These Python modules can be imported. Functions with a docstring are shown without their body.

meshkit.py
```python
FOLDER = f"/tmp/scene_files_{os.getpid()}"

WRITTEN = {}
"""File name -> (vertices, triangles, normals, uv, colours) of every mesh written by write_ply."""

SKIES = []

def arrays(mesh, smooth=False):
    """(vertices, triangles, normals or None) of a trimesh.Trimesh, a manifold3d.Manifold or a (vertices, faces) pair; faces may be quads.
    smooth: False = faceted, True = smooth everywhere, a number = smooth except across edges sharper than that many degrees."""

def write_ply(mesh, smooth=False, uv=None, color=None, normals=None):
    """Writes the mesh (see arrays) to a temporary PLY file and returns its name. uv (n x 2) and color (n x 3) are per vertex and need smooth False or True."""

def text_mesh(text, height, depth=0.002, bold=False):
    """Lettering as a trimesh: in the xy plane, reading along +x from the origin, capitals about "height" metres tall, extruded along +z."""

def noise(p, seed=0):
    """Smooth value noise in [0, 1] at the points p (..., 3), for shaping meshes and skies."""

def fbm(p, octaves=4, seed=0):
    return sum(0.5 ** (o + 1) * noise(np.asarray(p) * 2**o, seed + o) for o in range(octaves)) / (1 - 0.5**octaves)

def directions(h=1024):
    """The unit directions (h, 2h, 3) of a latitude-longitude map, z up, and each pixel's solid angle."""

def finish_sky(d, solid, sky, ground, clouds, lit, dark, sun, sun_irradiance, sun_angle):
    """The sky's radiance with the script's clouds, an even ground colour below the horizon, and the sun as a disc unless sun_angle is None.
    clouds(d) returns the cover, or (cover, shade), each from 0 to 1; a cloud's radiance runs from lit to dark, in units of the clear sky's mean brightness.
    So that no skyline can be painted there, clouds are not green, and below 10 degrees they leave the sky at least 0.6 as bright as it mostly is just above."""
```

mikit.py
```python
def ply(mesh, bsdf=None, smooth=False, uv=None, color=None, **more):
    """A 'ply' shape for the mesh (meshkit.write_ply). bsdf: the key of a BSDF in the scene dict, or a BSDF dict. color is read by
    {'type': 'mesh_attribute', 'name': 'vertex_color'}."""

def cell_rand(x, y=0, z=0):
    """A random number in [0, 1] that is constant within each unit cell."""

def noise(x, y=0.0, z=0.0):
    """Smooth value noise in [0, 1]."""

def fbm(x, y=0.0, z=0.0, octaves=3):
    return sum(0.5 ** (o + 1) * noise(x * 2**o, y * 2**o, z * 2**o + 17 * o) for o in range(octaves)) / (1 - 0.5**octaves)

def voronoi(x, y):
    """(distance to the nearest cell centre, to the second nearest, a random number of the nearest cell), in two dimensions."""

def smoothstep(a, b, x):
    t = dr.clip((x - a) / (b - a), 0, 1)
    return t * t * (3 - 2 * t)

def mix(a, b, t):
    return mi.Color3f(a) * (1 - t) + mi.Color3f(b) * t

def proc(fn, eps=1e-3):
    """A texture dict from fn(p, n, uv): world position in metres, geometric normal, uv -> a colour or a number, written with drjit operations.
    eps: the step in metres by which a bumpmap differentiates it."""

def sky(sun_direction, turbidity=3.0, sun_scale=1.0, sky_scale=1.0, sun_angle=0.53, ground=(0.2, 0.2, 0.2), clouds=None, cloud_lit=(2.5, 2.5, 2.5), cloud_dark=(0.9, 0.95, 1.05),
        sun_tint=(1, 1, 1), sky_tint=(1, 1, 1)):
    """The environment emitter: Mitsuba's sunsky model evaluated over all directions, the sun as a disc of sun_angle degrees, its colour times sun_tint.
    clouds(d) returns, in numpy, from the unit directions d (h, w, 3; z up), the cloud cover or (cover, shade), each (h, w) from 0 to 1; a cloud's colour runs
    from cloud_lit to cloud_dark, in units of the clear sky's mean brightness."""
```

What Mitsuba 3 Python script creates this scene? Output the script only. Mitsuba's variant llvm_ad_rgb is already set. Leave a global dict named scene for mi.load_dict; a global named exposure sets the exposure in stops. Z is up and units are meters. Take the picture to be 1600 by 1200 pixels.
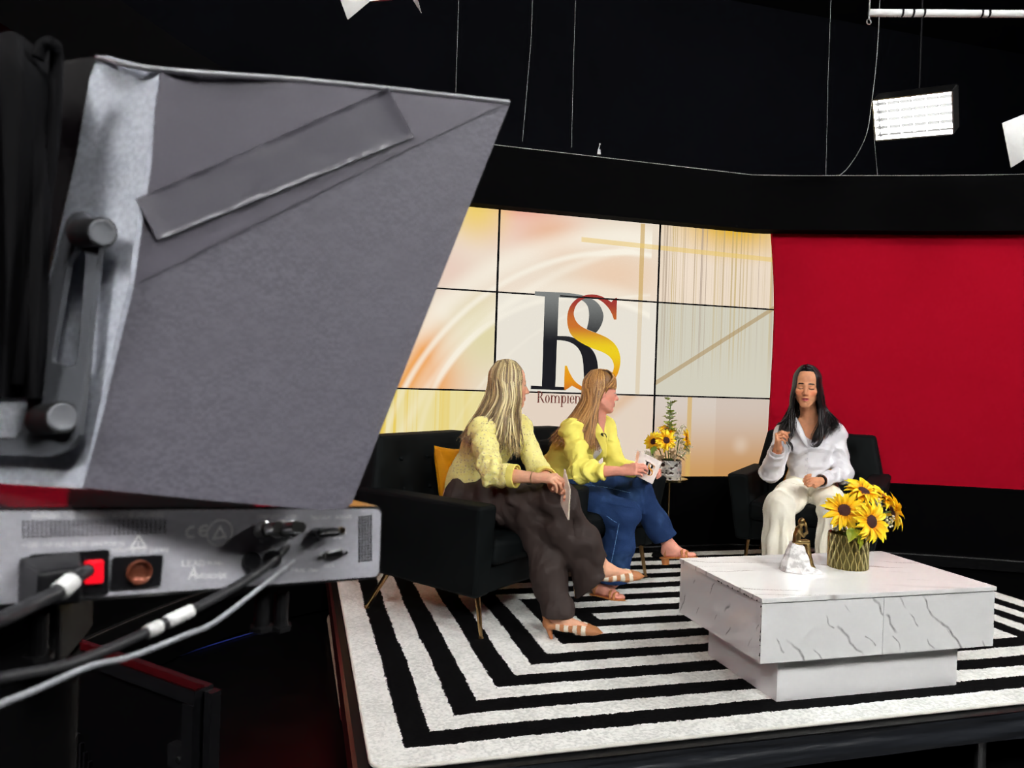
import math, random
import numpy as np, trimesh, manifold3d as m3
import mitsuba as mi, drjit as dr
import mikit, meshkit
from mikit import proc, noise, fbm, voronoi, cell_rand, smoothstep, mix
from scipy.spatial.transform import Rotation as Rot
from shapely.geometry import Polygon, LineString, box as sbox
from shapely import affinity

T = mi.ScalarTransform4f
RS = np.random.RandomState
# ---------------------------------------------------------------- camera
FPX, YAW, PITCH, ROLL = 1192.3, .2708, -.0069, .0325
EYE = np.array([0, 0, 1.2])
CF = np.array([math.sin(YAW) * math.cos(PITCH), math.cos(YAW) * math.cos(PITCH), math.sin(PITCH)])
_r = np.array([math.cos(YAW), -math.sin(YAW), 0]); _u = np.cross(_r, CF)
CR = _r * math.cos(ROLL) + _u * math.sin(ROLL); CU = -_r * math.sin(ROLL) + _u * math.cos(ROLL)
scene, labels = {}, {}
scene['camera'] = {'type': 'thinlens', 'fov': math.degrees(2 * math.atan(800 / FPX)), 'fov_axis': 'x', 'near_clip': .02, 'far_clip': 60.0,
                   'aperture_radius': .0013, 'focus_distance': 3.9,
                   'to_world': T().look_at(origin=EYE.tolist(), target=(EYE + CF).tolist(), up=CU.tolist())}
exposure = 0.0
KEY, BACK, SCREEN = 270.0, 24.0, .97       # radiance of the studio lamps and of the video wall

def ray(px, py): return CF + CR * (px - 800) / FPX - CU * (py - 600) / FPX
def at(px, py, Z): return EYE + ray(px, py) * Z                    # the point at camera depth Z
def onz(px, py, z): d = ray(px, py); return EYE + d * (z - EYE[2]) / d[2]
def ony(px, py, y): d = ray(px, py); return EYE + d * y / d[1]
def onplane(px, py, p0, n): d = ray(px, py); return EYE + d * (np.dot(np.asarray(p0) - EYE, n) / np.dot(d, n))

# ---------------------------------------------------------------- helpers
def lin(r, g, b):
    c = np.array([r, g, b]) / 255.0
    return [float(x) for x in np.where(c <= .04045, c / 12.92, ((c + .055) / 1.055) ** 2.4)]
def rgb(c): return c if isinstance(c, dict) else {'type': 'rgb', 'value': [float(x) for x in c]}
def mat(name, color, rough=.5, metal=0.0, bump=None, bscale=.001, eps=1e-3, **kw):
    b = {'type': 'principled', 'base_color': rgb(color), 'roughness': rgb(rough) if isinstance(rough, dict) else float(rough), 'metallic': float(metal)}
    b.update({k: (v if isinstance(v, dict) else float(v)) for k, v in kw.items()})
    if bump is not None:
        b = {'type': 'bumpmap', 'arbitrary': proc(bump, eps), 'scale': float(bscale), 'bsdf': b}
    scene['mat_' + name] = {'type': 'twosided', 'bsdf': b}
    return 'mat_' + name
VC = {'type': 'mesh_attribute', 'name': 'vertex_color'}
def numbered(key):
    if key not in labels and not any(k == key or k.startswith(key + '__') for k in scene): return key
    i = 1
    while True:
        k = f'{key}_{i:03d}'
        if k not in labels and not any(s == k or s.startswith(k + '__') for s in scene): return k
        i += 1
def thing(name, label, cat, group=None):
    key = numbered(name); labels[key] = {'label': label, 'category': cat}
    if group: labels[key]['group'] = group
    return key
def obj(name, mesh, m, parent=None, smooth=False, label=None, kind=None, cat=None, group=None, to_world=None, **kw):
    key = numbered(f'{parent}__{name}' if parent else name)
    d = mesh if isinstance(mesh, dict) else mikit.ply(mesh, m, smooth=smooth, **kw)
    if to_world is not None: d = {**d, 'to_world': to_world}
    scene[key] = d
    L = {k: v for k, v in dict(label=label, kind=kind, category=cat, group=group).items() if v}
    if L: labels[key] = {**labels.get(key, {}), **L}
    return key
def struct(name, mesh, m, label=None, smooth=False):
    return obj(name, mesh, m, None, smooth, label, 'structure')
def cat(*ms): return trimesh.util.concatenate([x for x in ms])
def xf(m, M): m = m.copy(); m.apply_transform(M); return m
def mtx(R=None, t=(0, 0, 0)):
    M = np.eye(4)
    if R is not None: M[:3, :3] = R
    M[:3, 3] = t
    return M
def frame(x, y, z, t): return mtx(np.stack([x, y, z], 1), t)
def bx(x0, x1, y0, y1, z0, z1):
    m = trimesh.creation.box((x1 - x0, y1 - y0, z1 - z0)); m.apply_translation(((x0 + x1) / 2, (y0 + y1) / 2, (z0 + z1) / 2)); return m
def tm(man):
    q = man.to_mesh(); return trimesh.Trimesh(q.vert_properties[:, :3], q.tri_verts, process=False)
def rbx(x0, x1, y0, y1, z0, z1, r=.01, seg=8):
    s = m3.Manifold.sphere(r, seg)
    return tm(m3.Manifold.batch_hull([s.translate((a, b, c)) for a in (x0 + r, x1 - r) for b in (y0 + r, y1 - r) for c in (z0 + r, z1 - r)]))
def hullpts(P, r=.01, seg=8):
    s = m3.Manifold.sphere(r, seg)
    return tm(m3.Manifold.batch_hull([s.translate(tuple(map(float, p))) for p in P]))
def prism(pts, depth, M=None):
    m = trimesh.creation.extrude_polygon(pts if hasattr(pts, 'exterior') else Polygon(pts), depth, engine='earcut')
    return xf(m, M) if M is not None else m
def spline(P, n=24):
    P = np.asarray(P, float); Q = np.vstack([2 * P[0] - P[1], P, 2 * P[-1] - P[-2]]); out = []
    k = max(2, int(n / (len(P) - 1)))
    for i in range(len(P) - 1):
        a, b, c, d = Q[i:i + 4]; t = np.linspace(0, 1, k, endpoint=False)[:, None]
        out.append(.5 * (2 * b + (c - a) * t + (2 * a - 5 * b + 4 * c - d) * t ** 2 + (3 * b - a - 3 * c + d) * t ** 3))
    out.append(P[-1:]); return np.vstack(out)
def tube(P, r, sides=8, flat=1.0, up=None, caps=True):
    P = np.asarray(P, float); n = len(P); r = np.broadcast_to(r, (n,))
    t = np.gradient(P, axis=0); t /= np.linalg.norm(t, axis=1, keepdims=True) + 1e-12
    if up is None:
        a = np.cross(t[0], [0, 0, 1.0] if abs(t[0][2]) < .9 else [1.0, 0, 0]); a /= np.linalg.norm(a); A = []
        for k in range(n):
            a = a - t[k] * a.dot(t[k]); a /= np.linalg.norm(a) + 1e-12; A.append(a)
        A = np.array(A)
    else:
        A = np.cross(t, up); A /= np.linalg.norm(A, axis=1, keepdims=True) + 1e-12
    B = np.cross(t, A); g = np.arange(sides) * 2 * math.pi / sides
    v = P[:, None] + r[:, None, None] * (np.cos(g)[None, :, None] * A[:, None] + flat * np.sin(g)[None, :, None] * B[:, None])
    i, j = np.meshgrid(np.arange(n - 1), np.arange(sides), indexing='ij')
    q = np.stack([i * sides + j, i * sides + (j + 1) % sides, (i + 1) * sides + (j + 1) % sides, (i + 1) * sides + j], -1).reshape(-1, 4)
    F = np.vstack([q[:, [0, 1, 2]], q[:, [0, 2, 3]]]); V = v.reshape(-1, 3)
    if caps:
        c0, c1 = len(V), len(V) + 1; V = np.vstack([V, P[0], P[-1]]); jj = np.arange(sides); o = (n - 1) * sides
        F = np.vstack([F, np.stack([jj * 0 + c0, (jj + 1) % sides, jj], 1), np.stack([jj * 0 + c1, o + jj, o + (jj + 1) % sides], 1)])
    return trimesh.Trimesh(V, F, process=False)
def cyl(p, q, r, sides=16): return tube([p, q], r, sides)
def cone(p, q, r0, r1, sides=12): return tube([p, q], [r0, r1], sides)
def lathe(prof, n=32, M=None):
    prof = np.asarray(prof, float); g = np.arange(n) * 2 * math.pi / n
    V = np.stack([prof[:, None, 0] * np.cos(g), prof[:, None, 0] * np.sin(g), np.repeat(prof[:, 1:2], n, 1)], -1).reshape(-1, 3)
    i, j = np.meshgrid(np.arange(len(prof) - 1), np.arange(n), indexing='ij')
    q = np.stack([i * n + j, i * n + (j + 1) % n, (i + 1) * n + (j + 1) % n, (i + 1) * n + j], -1).reshape(-1, 4)
    m = trimesh.Trimesh(V, np.vstack([q[:, [0, 1, 2]], q[:, [0, 2, 3]]]), process=False)
    return xf(m, M) if M is not None else m
def grid(fn, nu, nv, closed=False):
    u, v = np.meshgrid(np.linspace(0, 1, nu), np.linspace(0, 1, nv), indexing='ij')
    V = fn(u, v).reshape(-1, 3); i, j = np.meshgrid(np.arange(nu - 1), np.arange(nv - 1), indexing='ij')
    q = np.stack([i * nv + j, (i + 1) * nv + j, (i + 1) * nv + j + 1, i * nv + j + 1], -1).reshape(-1, 4)
    return trimesh.Trimesh(V, np.vstack([q[:, [0, 1, 2]], q[:, [0, 2, 3]]]), process=False)
def slab(curve, z0, z1, th):
    # a wall of thickness th (towards +normal left of travel) along a plan curve
    L = LineString(curve); p = L.buffer(th / 2, cap_style='flat', join_style='mitre')
    m = trimesh.creation.extrude_polygon(p, z1 - z0, engine='earcut'); m.apply_translation((0, 0, z0)); return m

# ---------------------------------------------------------------- materials of the set
M_black = mat('black_paint', [.002, .002, .0026], .6, specular=.1)
M_header = mat('header_black', [.0010, .0010, .0012], .8, specular=.03)
M_back = mat('back_wall', proc(lambda p, n, uv: mix([.0007, .0008, .0016], [.0016, .0018, .0034], fbm(p.x * 1.3, p.y, p.z * 1.3))), .8, specular=.05)
M_floor = mat('studio_floor', proc(lambda p, n, uv: mix([.0012, .0012, .0014], [.0028, .0028, .0032], fbm(p.x * 6, p.y * 6, 0, 4))),
              proc(lambda p, n, uv: .2 + .2 * fbm(p.x * 9, p.y * 9)), specular=.18)
def red_fn(p, n, uv):
    return mix([.29, .0012, .011], [.34, .0024, .016], fbm(p.x * 3, p.y * 3, p.z * 3) * .6 + .4 * fbm(p.x * 60, p.y * 60, p.z * 25))
M_red = mat('red_fabric', proc(red_fn), .9, specular=.05)
M_riser = mat('riser_skirt', [.013, .0145, .018], .30, specular=.5, bump=lambda p, n, uv: fbm(p.x * 5, p.y * 5, p.z * 45), bscale=.006)
M_chrome = mat('chrome', [.75, .74, .72], .15, 1.0)
M_steel = mat('steel', [.55, .55, .56], .3, 1.0)
M_gold = mat('gold', [.50, .31, .14], .14, 1.0)
M_white = mat('white_enamel', [.75, .75, .74], .4)
M_wire = mat('pale_wire', [.5, .5, .48], .5)

# ---------------------------------------------------------------- the room
FL = -.32                                                   # studio floor; the rug's top is z = 0
struct('floor', bx(-6, 10, -5, 6.3, FL - .1, FL), M_floor, 'black glossy studio floor')
struct('wall_back', bx(-6, 10, 6.2, 6.35, FL, 4.7), M_back, 'dark navy back wall above the set')
struct('wall_left', bx(-6.15, -6, -5, 6.35, FL, 4.7), M_back)
struct('wall_right', bx(10, 10.15, -5, 6.35, FL, 4.7), M_back)
struct('wall_front', bx(-6.15, 10.15, -5.15, -5, FL, 4.7), M_back)
struct('ceiling', bx(-6.15, 10.15, -5.15, 6.35, 4.7, 4.8), M_black)
right_curve = spline([(3.2, 5.16), (3.5, 5.06), (3.886, 4.9), (4.5, 4.64), (5.09, 4.34), (5.8, 3.85), (6.4, 3.2)], 42)
left_curve = spline([(.62, 5.16), (.30, 5.05), (-.1, 4.83), (-.6, 4.3), (-1.05, 3.45), (-1.35, 2.5), (-1.5, 1.6)], 42)
off = lambda c, d: np.array(LineString(c).offset_curve(d).coords)
# red set walls: the end over the video wall bulges as in the photograph
def red_wall(curve, edge):
    d = np.r_[0, np.cumsum(np.linalg.norm(np.diff(curve, axis=0), axis=1))]
    def pt(s, o):
        x, y = np.interp(s, d, curve[:, 0]), np.interp(s, d, curve[:, 1])
        tx, ty = np.interp(s + .01, d, curve[:, 0]) - np.interp(s - .01, d, curve[:, 0]), np.interp(s + .01, d, curve[:, 1]) - np.interp(s - .01, d, curve[:, 1])
        l = np.hypot(tx, ty) + 1e-9
        return x - ty / l * o, y + tx / l * o
    def f(o):
        def g(u, v):
            z = .50 + v * 1.98; s0 = np.interp(z, edge[0], edge[1]); s = s0 + u * (d[-1] - s0)
            x, y = pt(s, o); return np.stack([x, y, z], -1)
        return g
    a, b = grid(f(-.02), 60, 24), grid(f(.02), 60, 24)
    def rim(u, v):
        z = .50 + v * 1.98; s0 = np.interp(z, edge[0], edge[1]); x, y = pt(s0, (u - .5) * .04); return np.stack([x, y, z], -1)
    return cat(a, b, grid(rim, 2, 24))
ez = np.array([.515, .77, 1.13, 1.5, 1.78, 2.0, 2.2, 2.4])
struct('wall_red_right', red_wall(right_curve, (ez, np.array([.255, .262, .27, .277, .277, .268, .25, .23]))), M_red, 'red set wall to the right of the video wall', 40)
struct('wall_red_left', red_wall(left_curve, (ez, np.array([.26, .27, .27, .28, .28, .27, .25, .24]))), M_red, 'red set wall to the left of the video wall', 40)
base_curve = np.vstack([left_curve[::-1], right_curve])
M_apron = mat('apron_black', [.0008, .0008, .001], .85, specular=.03)
struct('wall_base', slab(base_curve, -.30, .515, .10), M_apron, 'black base wall under the red walls and the video wall')
trim = slab(off(base_curve, -.062), -.075, .0, .03)
struct('trim_1', trim, mat('trim_black', [.003, .003, .0033], .35, specular=.15), 'black skirting with a pale top edge')
obj('edge_strip', slab(off(base_curve, -.062), .0, .006, .02), M_steel, 'trim_1', label='pale metal edge')
head_curve = off(base_curve, -.09)
struct('wall_header', slab(head_curve, 2.365, 2.765, .16), M_header, 'black header panel curving above the video wall')
hc_ = off(base_curve, -.172)
obj('top_edge', slab(np.vstack([[.9, np.interp(.9, hc_[:, 0], hc_[:, 1])], hc_[hc_[:, 0] > .9]]), 2.763, 2.7665, .005), M_wire, 'wall_header', label='thin pale line along the top of the header')

# ---------------------------------------------------------------- video wall
SX = [.0755, 1.2930, 2.5105, 3.7280]; SZ = [.4256, 1.1107, 1.7957, 2.4807]; SY = 5.12
def screen_fn(p, n, uv):
    x, z = p.x, p.z
    L = lin
    soft = fbm(x * 2.2 + 3, z * 2.2, 1, 2)
    c = mix(L(233, 221, 200), L(241, 224, 206), soft)
    mid = (z > SZ[1]) & (z < SZ[2]); top = z > SZ[2]; low = z < SZ[1]; left = x < SX[1]; right = x > SX[2]; col = ~left & ~right
    c = dr.select(col & mid, mix(c, L(233, 229, 217), .8), c)
    c = dr.select(col & low, mix(c, L(226, 207, 190), .7), c)
    def blob(cx, cz, rx, rz): return smoothstep(1., 0., dr.sqrt(dr.square((x - cx) / rx) + dr.square((z - cz) / rz)))
    # warm clouds on the upper left
    c = mix(c, L(240, 196, 178), blob(1.45, 2.36, .75, .42) * .95); c = mix(c, L(236, 150, 122), blob(1.42, 2.43, .42, .16) * .8)
    c = mix(c, L(240, 208, 112), blob(1.12, 2.36, .36, .34) * 1.0); c = mix(c, L(232, 170, 120), blob(1.68, 2.22, .34, .22) * .55); c = mix(c, L(238, 196, 160), blob(2.15, 1.98, .6, .3) * .6)
    c = mix(c, L(232, 190, 178), blob(.92, 1.93, .35, .3) * .5)
    og = dr.clip(blob(.55, 1.20, .72, .62) * 1.7, 0, 1) * dr.select(low, 0., 1.)
    c = mix(c, mix(L(236, 172, 76), L(240, 148, 22), soft), og); c = dr.select(left & mid, mix(c, L(222, 214, 160), blob(1.22, 1.5, .45, .5) * .8), c)
    # bottom-left row: yellow vertical streaks
    st = noise(x * 55, 1) * .6 + noise(x * 160, 7) * .4
    c = dr.select(low & left, mix(L(236, 222, 158), L(234, 198, 42), smoothstep(.38, .75, st) * smoothstep(1.35, .55, x) * .85), c)
    # swooshes of light
    def arc(cx, cz, r, w):
        d = dr.abs(dr.sqrt(dr.square(x - cx) + dr.square(z - cz)) - r); return smoothstep(w, 0., d)
    sw = arc(2.3, .30, 1.95, .13) * .75 + arc(2.3, .34, 1.80, .035) * .9 + arc(1.95, .62, 1.18, .035) * .75 + arc(1.93, .60, 1.26, .10) * .45 + arc(2.9, -.2, 2.45, .05) * .5 + arc(2.6, .1, 1.75, .02) * .4
    c = mix(c, L(252, 246, 230), dr.clip(sw, 0, 1) * dr.select(x < 2.45, 1., 0.) * dr.select(low, .35, 1.) * (.55 + .45 * noise(x * 2, z * 2)))
    # right column: vertical hairlines and beige bars
    hl = smoothstep(.45, .85, noise(x * 240, 3) * .5 + noise(x * 95, 5) * .5)
    c = dr.select(right & top, mix(L(230, 214, 190), L(244, 226, 206), soft), c); c = dr.select(right & mid, L(212, 208, 190), c)
    c = dr.select(right & low, mix(L(216, 204, 192), L(206, 156, 96), smoothstep(1.08, .5, z)), c)
    c = dr.select(right & top, mix(c, L(232, 184, 62), blob(3.12, 2.42, .75, .36) * 1.1), c)
    tint = mix(L(206, 180, 96), L(168, 150, 140), noise(x * 40, 9))
    c = dr.select(right & (z > SZ[1]), mix(c, tint, hl * dr.select(top, .75, .5) * smoothstep(SZ[1] + .05, SZ[1] + .5, z)), c)
    c = dr.select(right & (dr.abs((z - 1.20) - (x - 2.51) * .62) < .018), mix(c, L(176, 146, 92), .65), c)
    bar2 = dr.abs((z - .78) - (x - 1.9) * .80)
    c = dr.select(low & col & (bar2 < .09), mix(c, L(222, 180, 140), .55 * smoothstep(.09, .0, bar2) + .1), c)
    c = dr.select((dr.abs(x - 2.372) < .017) & (z > SZ[1]) & (z < 2.36), mix(c, L(206, 170, 92), dr.select(top, .75, .35)), c)
    c = dr.select((dr.abs(x - 2.80) < .018) & low, mix(c, L(214, 176, 96), .75), c)
    c = dr.select((dr.abs(z - 2.20 + (x - 2.3) * .02) < .017) & (x > 1.9), mix(c, L(236, 202, 104), .6), c)
    c = dr.select(right & low & (x > 3.02), c * mi.Color3f(.94, .9, .88), c)
    sp = blob(3.24, .75, .10, .10) + blob(.93, 1.62, .08, .08)
    c = mix(c, L(250, 244, 230), dr.clip(sp, 0, 1) * .25)
    return c * SCREEN
screen_em = {'type': 'area', 'radiance': proc(screen_fn)}
M_glassblack = mat('screen_black', [.004, .004, .005], .5, specular=.04)
vw = thing('video_wall', 'video wall of bright cream and orange panels with black seams behind the hosts', 'screen')
obj('backing', bx(SX[0], SX[3], SY + .015, SY + .07, SZ[0], SZ[3]), M_glassblack, vw)
for r in range(3):
    for c in range(3):
        gp = .0075
        q = np.array([[SX[c] + gp, SY, SZ[r] + gp * .7], [SX[c + 1] - gp, SY, SZ[r] + gp * .7], [SX[c + 1] - gp, SY, SZ[r + 1] - gp * .7], [SX[c] + gp, SY, SZ[r + 1] - gp * .7]])
        m = trimesh.Trimesh(q, [[0, 1, 2], [0, 2, 3]], process=False)
        pk = obj('panel', m, M_glassblack, vw, emitter=screen_em, uv=[[0, 0], [1, 0], [1, 1], [0, 1]])
        obj('bezel', cat(*[bx(SX[c] + .001, SX[c + 1] - .001, SY + .001, SY + .014, SZ[r] + .001, SZ[r + 1] - .001)]), M_glassblack, pk)

# the logo: outlines in the picture plane of the wall
def poly_from_px(pts, y=SY - .004):
    return [(lambda q: (q[0], q[2]))(ony(x, yy, y)) for x, yy in pts]
Z7 = lambda L: [(820 + a / 6, 440 + b / 6) for a, b in L]      # coordinates read off the enlarged photograph
def smooth_poly(L, n=8):
    P = np.array(L); return P
R_stem = Z7([(95, 92), (330, 100), (470, 113), (560, 132), (640, 165), (700, 215), (735, 290), (738, 340), (722, 400), (690, 455), (665, 480), (580, 445), (597, 380), (603, 310), (597, 250), (575, 205), (530, 170), (470, 155), (318, 148), (305, 510), (430, 512), (520, 560), (600, 605), (650, 660), (680, 740), (688, 850), (685, 1000), (560, 1000), (552, 860), (545, 730), (520, 650), (470, 590), (390, 555), (301, 548), (285, 985), (385, 992), (382, 1018), (55, 1008), (57, 975), (160, 980), (187, 140), (93, 130)])
S_shape = Z7([(862, 152), (856, 357), (833, 357), (815, 300), (775, 235), (715, 180), (650, 150), (570, 152), (515, 180), (475, 225), (455, 285), (460, 335), (485, 385), (530, 425), (600, 458), (690, 490), (780, 530), (850, 590), (888, 670), (896, 750), (880, 840), (845, 915), (770, 985), (690, 1025), (600, 1040), (520, 1020), (440, 975), (385, 1015), (366, 1012), (373, 788), (393, 790), (415, 850), (460, 930), (530, 985), (610, 1005), (700, 985), (780, 920), (830, 835), (835, 770), (800, 705), (730, 660), (640, 630), (560, 595), (470, 540), (420, 485), (395, 400), (395, 310), (420, 230), (470, 170), (540, 133), (620, 118), (700, 130), (760, 160), (808, 193), (845, 155)])
def flat_emit(pts, y, th=.002):
    m = trimesh.creation.extrude_polygon(Polygon(pts).buffer(0), th, engine='earcut')
    v = m.vertices; m.vertices = np.stack([v[:, 0], y - v[:, 2], v[:, 1]], 1); return m
def chaikin(P, k=2):
    P = np.array(P, float)
    for _ in range(k):
        N = np.roll(P, -1, 0); out = []
        for i in range(len(P)):
            a, b, c = P[i - 1], P[i], N[i]; 
            ang = np.dot(b - a, c - b) / (np.linalg.norm(b - a) * np.linalg.norm(c - b) + 1e-9)
            if ang < .55: out.append(b)
            else: out += [.25 * a + .75 * b, .75 * b + .25 * c]
        P = np.array(out)
    return P
Rm = flat_emit(chaikin(poly_from_px(R_stem)), SY - .003); Sm = flat_emit(chaikin(poly_from_px(S_shape)), SY - .007)
def r_emit(p, n, uv):
    return mix([.006, .006, .009], [.22, .23, .22], smoothstep(1.45, 1.86, p.z)) * SCREEN
def s_emit(p, n, uv):
    z = p.z
    c = mix([.62, .16, .01], [.80, .30, .005], smoothstep(1.12, 1.22, z))
    c = mix(c, [.86, .62, .01], smoothstep(1.22, 1.42, z))
    c = mix(c, [.60, .16, .02], smoothstep(1.43, 1.60, z))
    c = mix(c, [.36, .035, .025], smoothstep(1.60, 1.78, z))
    return c * SCREEN
buv = lambda m: (m.vertices[:, [0, 2]] - m.bounds[0][[0, 2]]) / (m.bounds[1] - m.bounds[0])[[0, 2]]
Rm, Sm = [trimesh.Trimesh(m.vertices, m.faces[m.face_normals[:, 1] < -.9]) for m in (Rm, Sm)]
lg = obj('logo', Rm, M_glassblack, vw, uv=buv(Rm), label='dark letter R of the logo', emitter={'type': 'area', 'radiance': proc(r_emit)})
obj('logo_letter', Sm, M_glassblack, vw, uv=buv(Sm), label='red to yellow letter S of the logo', emitter={'type': 'area', 'radiance': proc(s_emit)})
# seams of the panels in front of the logo
obj('seam', cat(bx(1.75, 2.42, SY - .0115, SY - .010, SZ[2] - .005, SZ[2] + .005), bx(1.75, 2.42, SY - .0115, SY - .010, SZ[1] - .005, SZ[1] + .005)), M_glassblack, vw)
# serif lettering under the logo, drawn letter by letter (unit: x-height 1)
def serif_word():
    rect = lambda a, b, c, d: sbox(a, b, c, d)
    ring = lambda cx, cy, rx, ry, t, th: affinity.scale(Polygon([(math.cos(g), math.sin(g)) for g in np.linspace(0, 2 * math.pi, 40)]), rx, ry, origin=(0, 0)).difference(affinity.scale(Polygon([(math.cos(g), math.sin(g)) for g in np.linspace(0, 2 * math.pi, 40)]), rx - t, ry - th, origin=(0, 0)))
    mv = lambda s, x, y: affinity.translate(s, x, y)
    from shapely import union_all
    def stem(x, h, w=.16, serif=.1): return union_all([rect(x, 0, x + w, h), rect(x - serif, 0, x + w + serif, .05), rect(x - serif, h - .05, x + w * .5, h)])
    def bowl(x, w=.62): return mv(ring(0, 0, w / 2, .52, .16, .05), x + w / 2, .5)
    def arch(x, w=.5): 
        o = mv(ring(0, 0, w / 2 + .08, .42, .16, .07), x + w / 2, .58).intersection(rect(x, .58, x + w + .2, 1.1))
        return union_all([o, rect(x + w - .08, 0, x + w + .08, .6), rect(x + w - .18, 0, x + w + .18, .05)])
    G = {'R': (union_all([stem(.1, 1.5, .18), mv(ring(0, 0, .42, .4, .18, .06), .3, 1.1).intersection(rect(.2, 0, 1, 1.6)), Polygon([(.4, .74), (.58, .74), (.98, .05), (1.1, .05), (1.1, 0), (.82, 0)])]), 1.05),
         'o': (bowl(.05), .76), 'm': (union_all([stem(.1, 1.0), arch(.18), arch(.7)]), 1.42), 'p': (union_all([mv(stem(.1, 1.5), 0, -.5), bowl(.18, .58)]), .86),
         'i': (union_all([stem(.1, 1.0), mv(ring(0, 0, .1, .1, .1, .1), .17, 1.3)]), .38), 'e': (union_all([bowl(.05).difference(rect(.4, .25, .8, .48)), rect(.15, .5, .6, .56)]), .72),
         'n': (union_all([stem(.1, 1.0), arch(.18)]), .9), 'd': (union_all([bowl(.05, .58), rect(.48, 0, .64, 1.5), rect(.4, 1.45, .6, 1.5), rect(.5, 0, .74, .05)]), .82), ' ': (rect(0, 0, .001, .001), .4)}
    return G
G = serif_word(); x = 0; parts = []
for ch in 'Rompiendo':
    g, w = G[ch]; parts.append(affinity.translate(g, x, 0)); x += w
from shapely import union_all
wp = union_all(parts)
a_, b_ = ony(839, 629, SY - .004), ony(895, 631, SY - .004)
sc = (b_[0] - a_[0]) / 4.95
wp = affinity.translate(affinity.scale(wp, sc, sc, origin=(0, 0)), a_[0], a_[2])
ms = []
for g in getattr(wp, 'geoms', [wp]):
    ms.append(flat_emit(g.simplify(.0004), SY - .003) if False else (lambda m: (setattr(m, 'vertices', np.stack([m.vertices[:, 0], SY - .003 - m.vertices[:, 2], m.vertices[:, 1]], 1)), m)[1])(trimesh.creation.extrude_polygon(g, .002, engine='earcut')))
obj('lettering', cat(*ms), mat('word_brown', lin(96, 34, 22), .6), vw, label='brown serif word under the logo')

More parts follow.
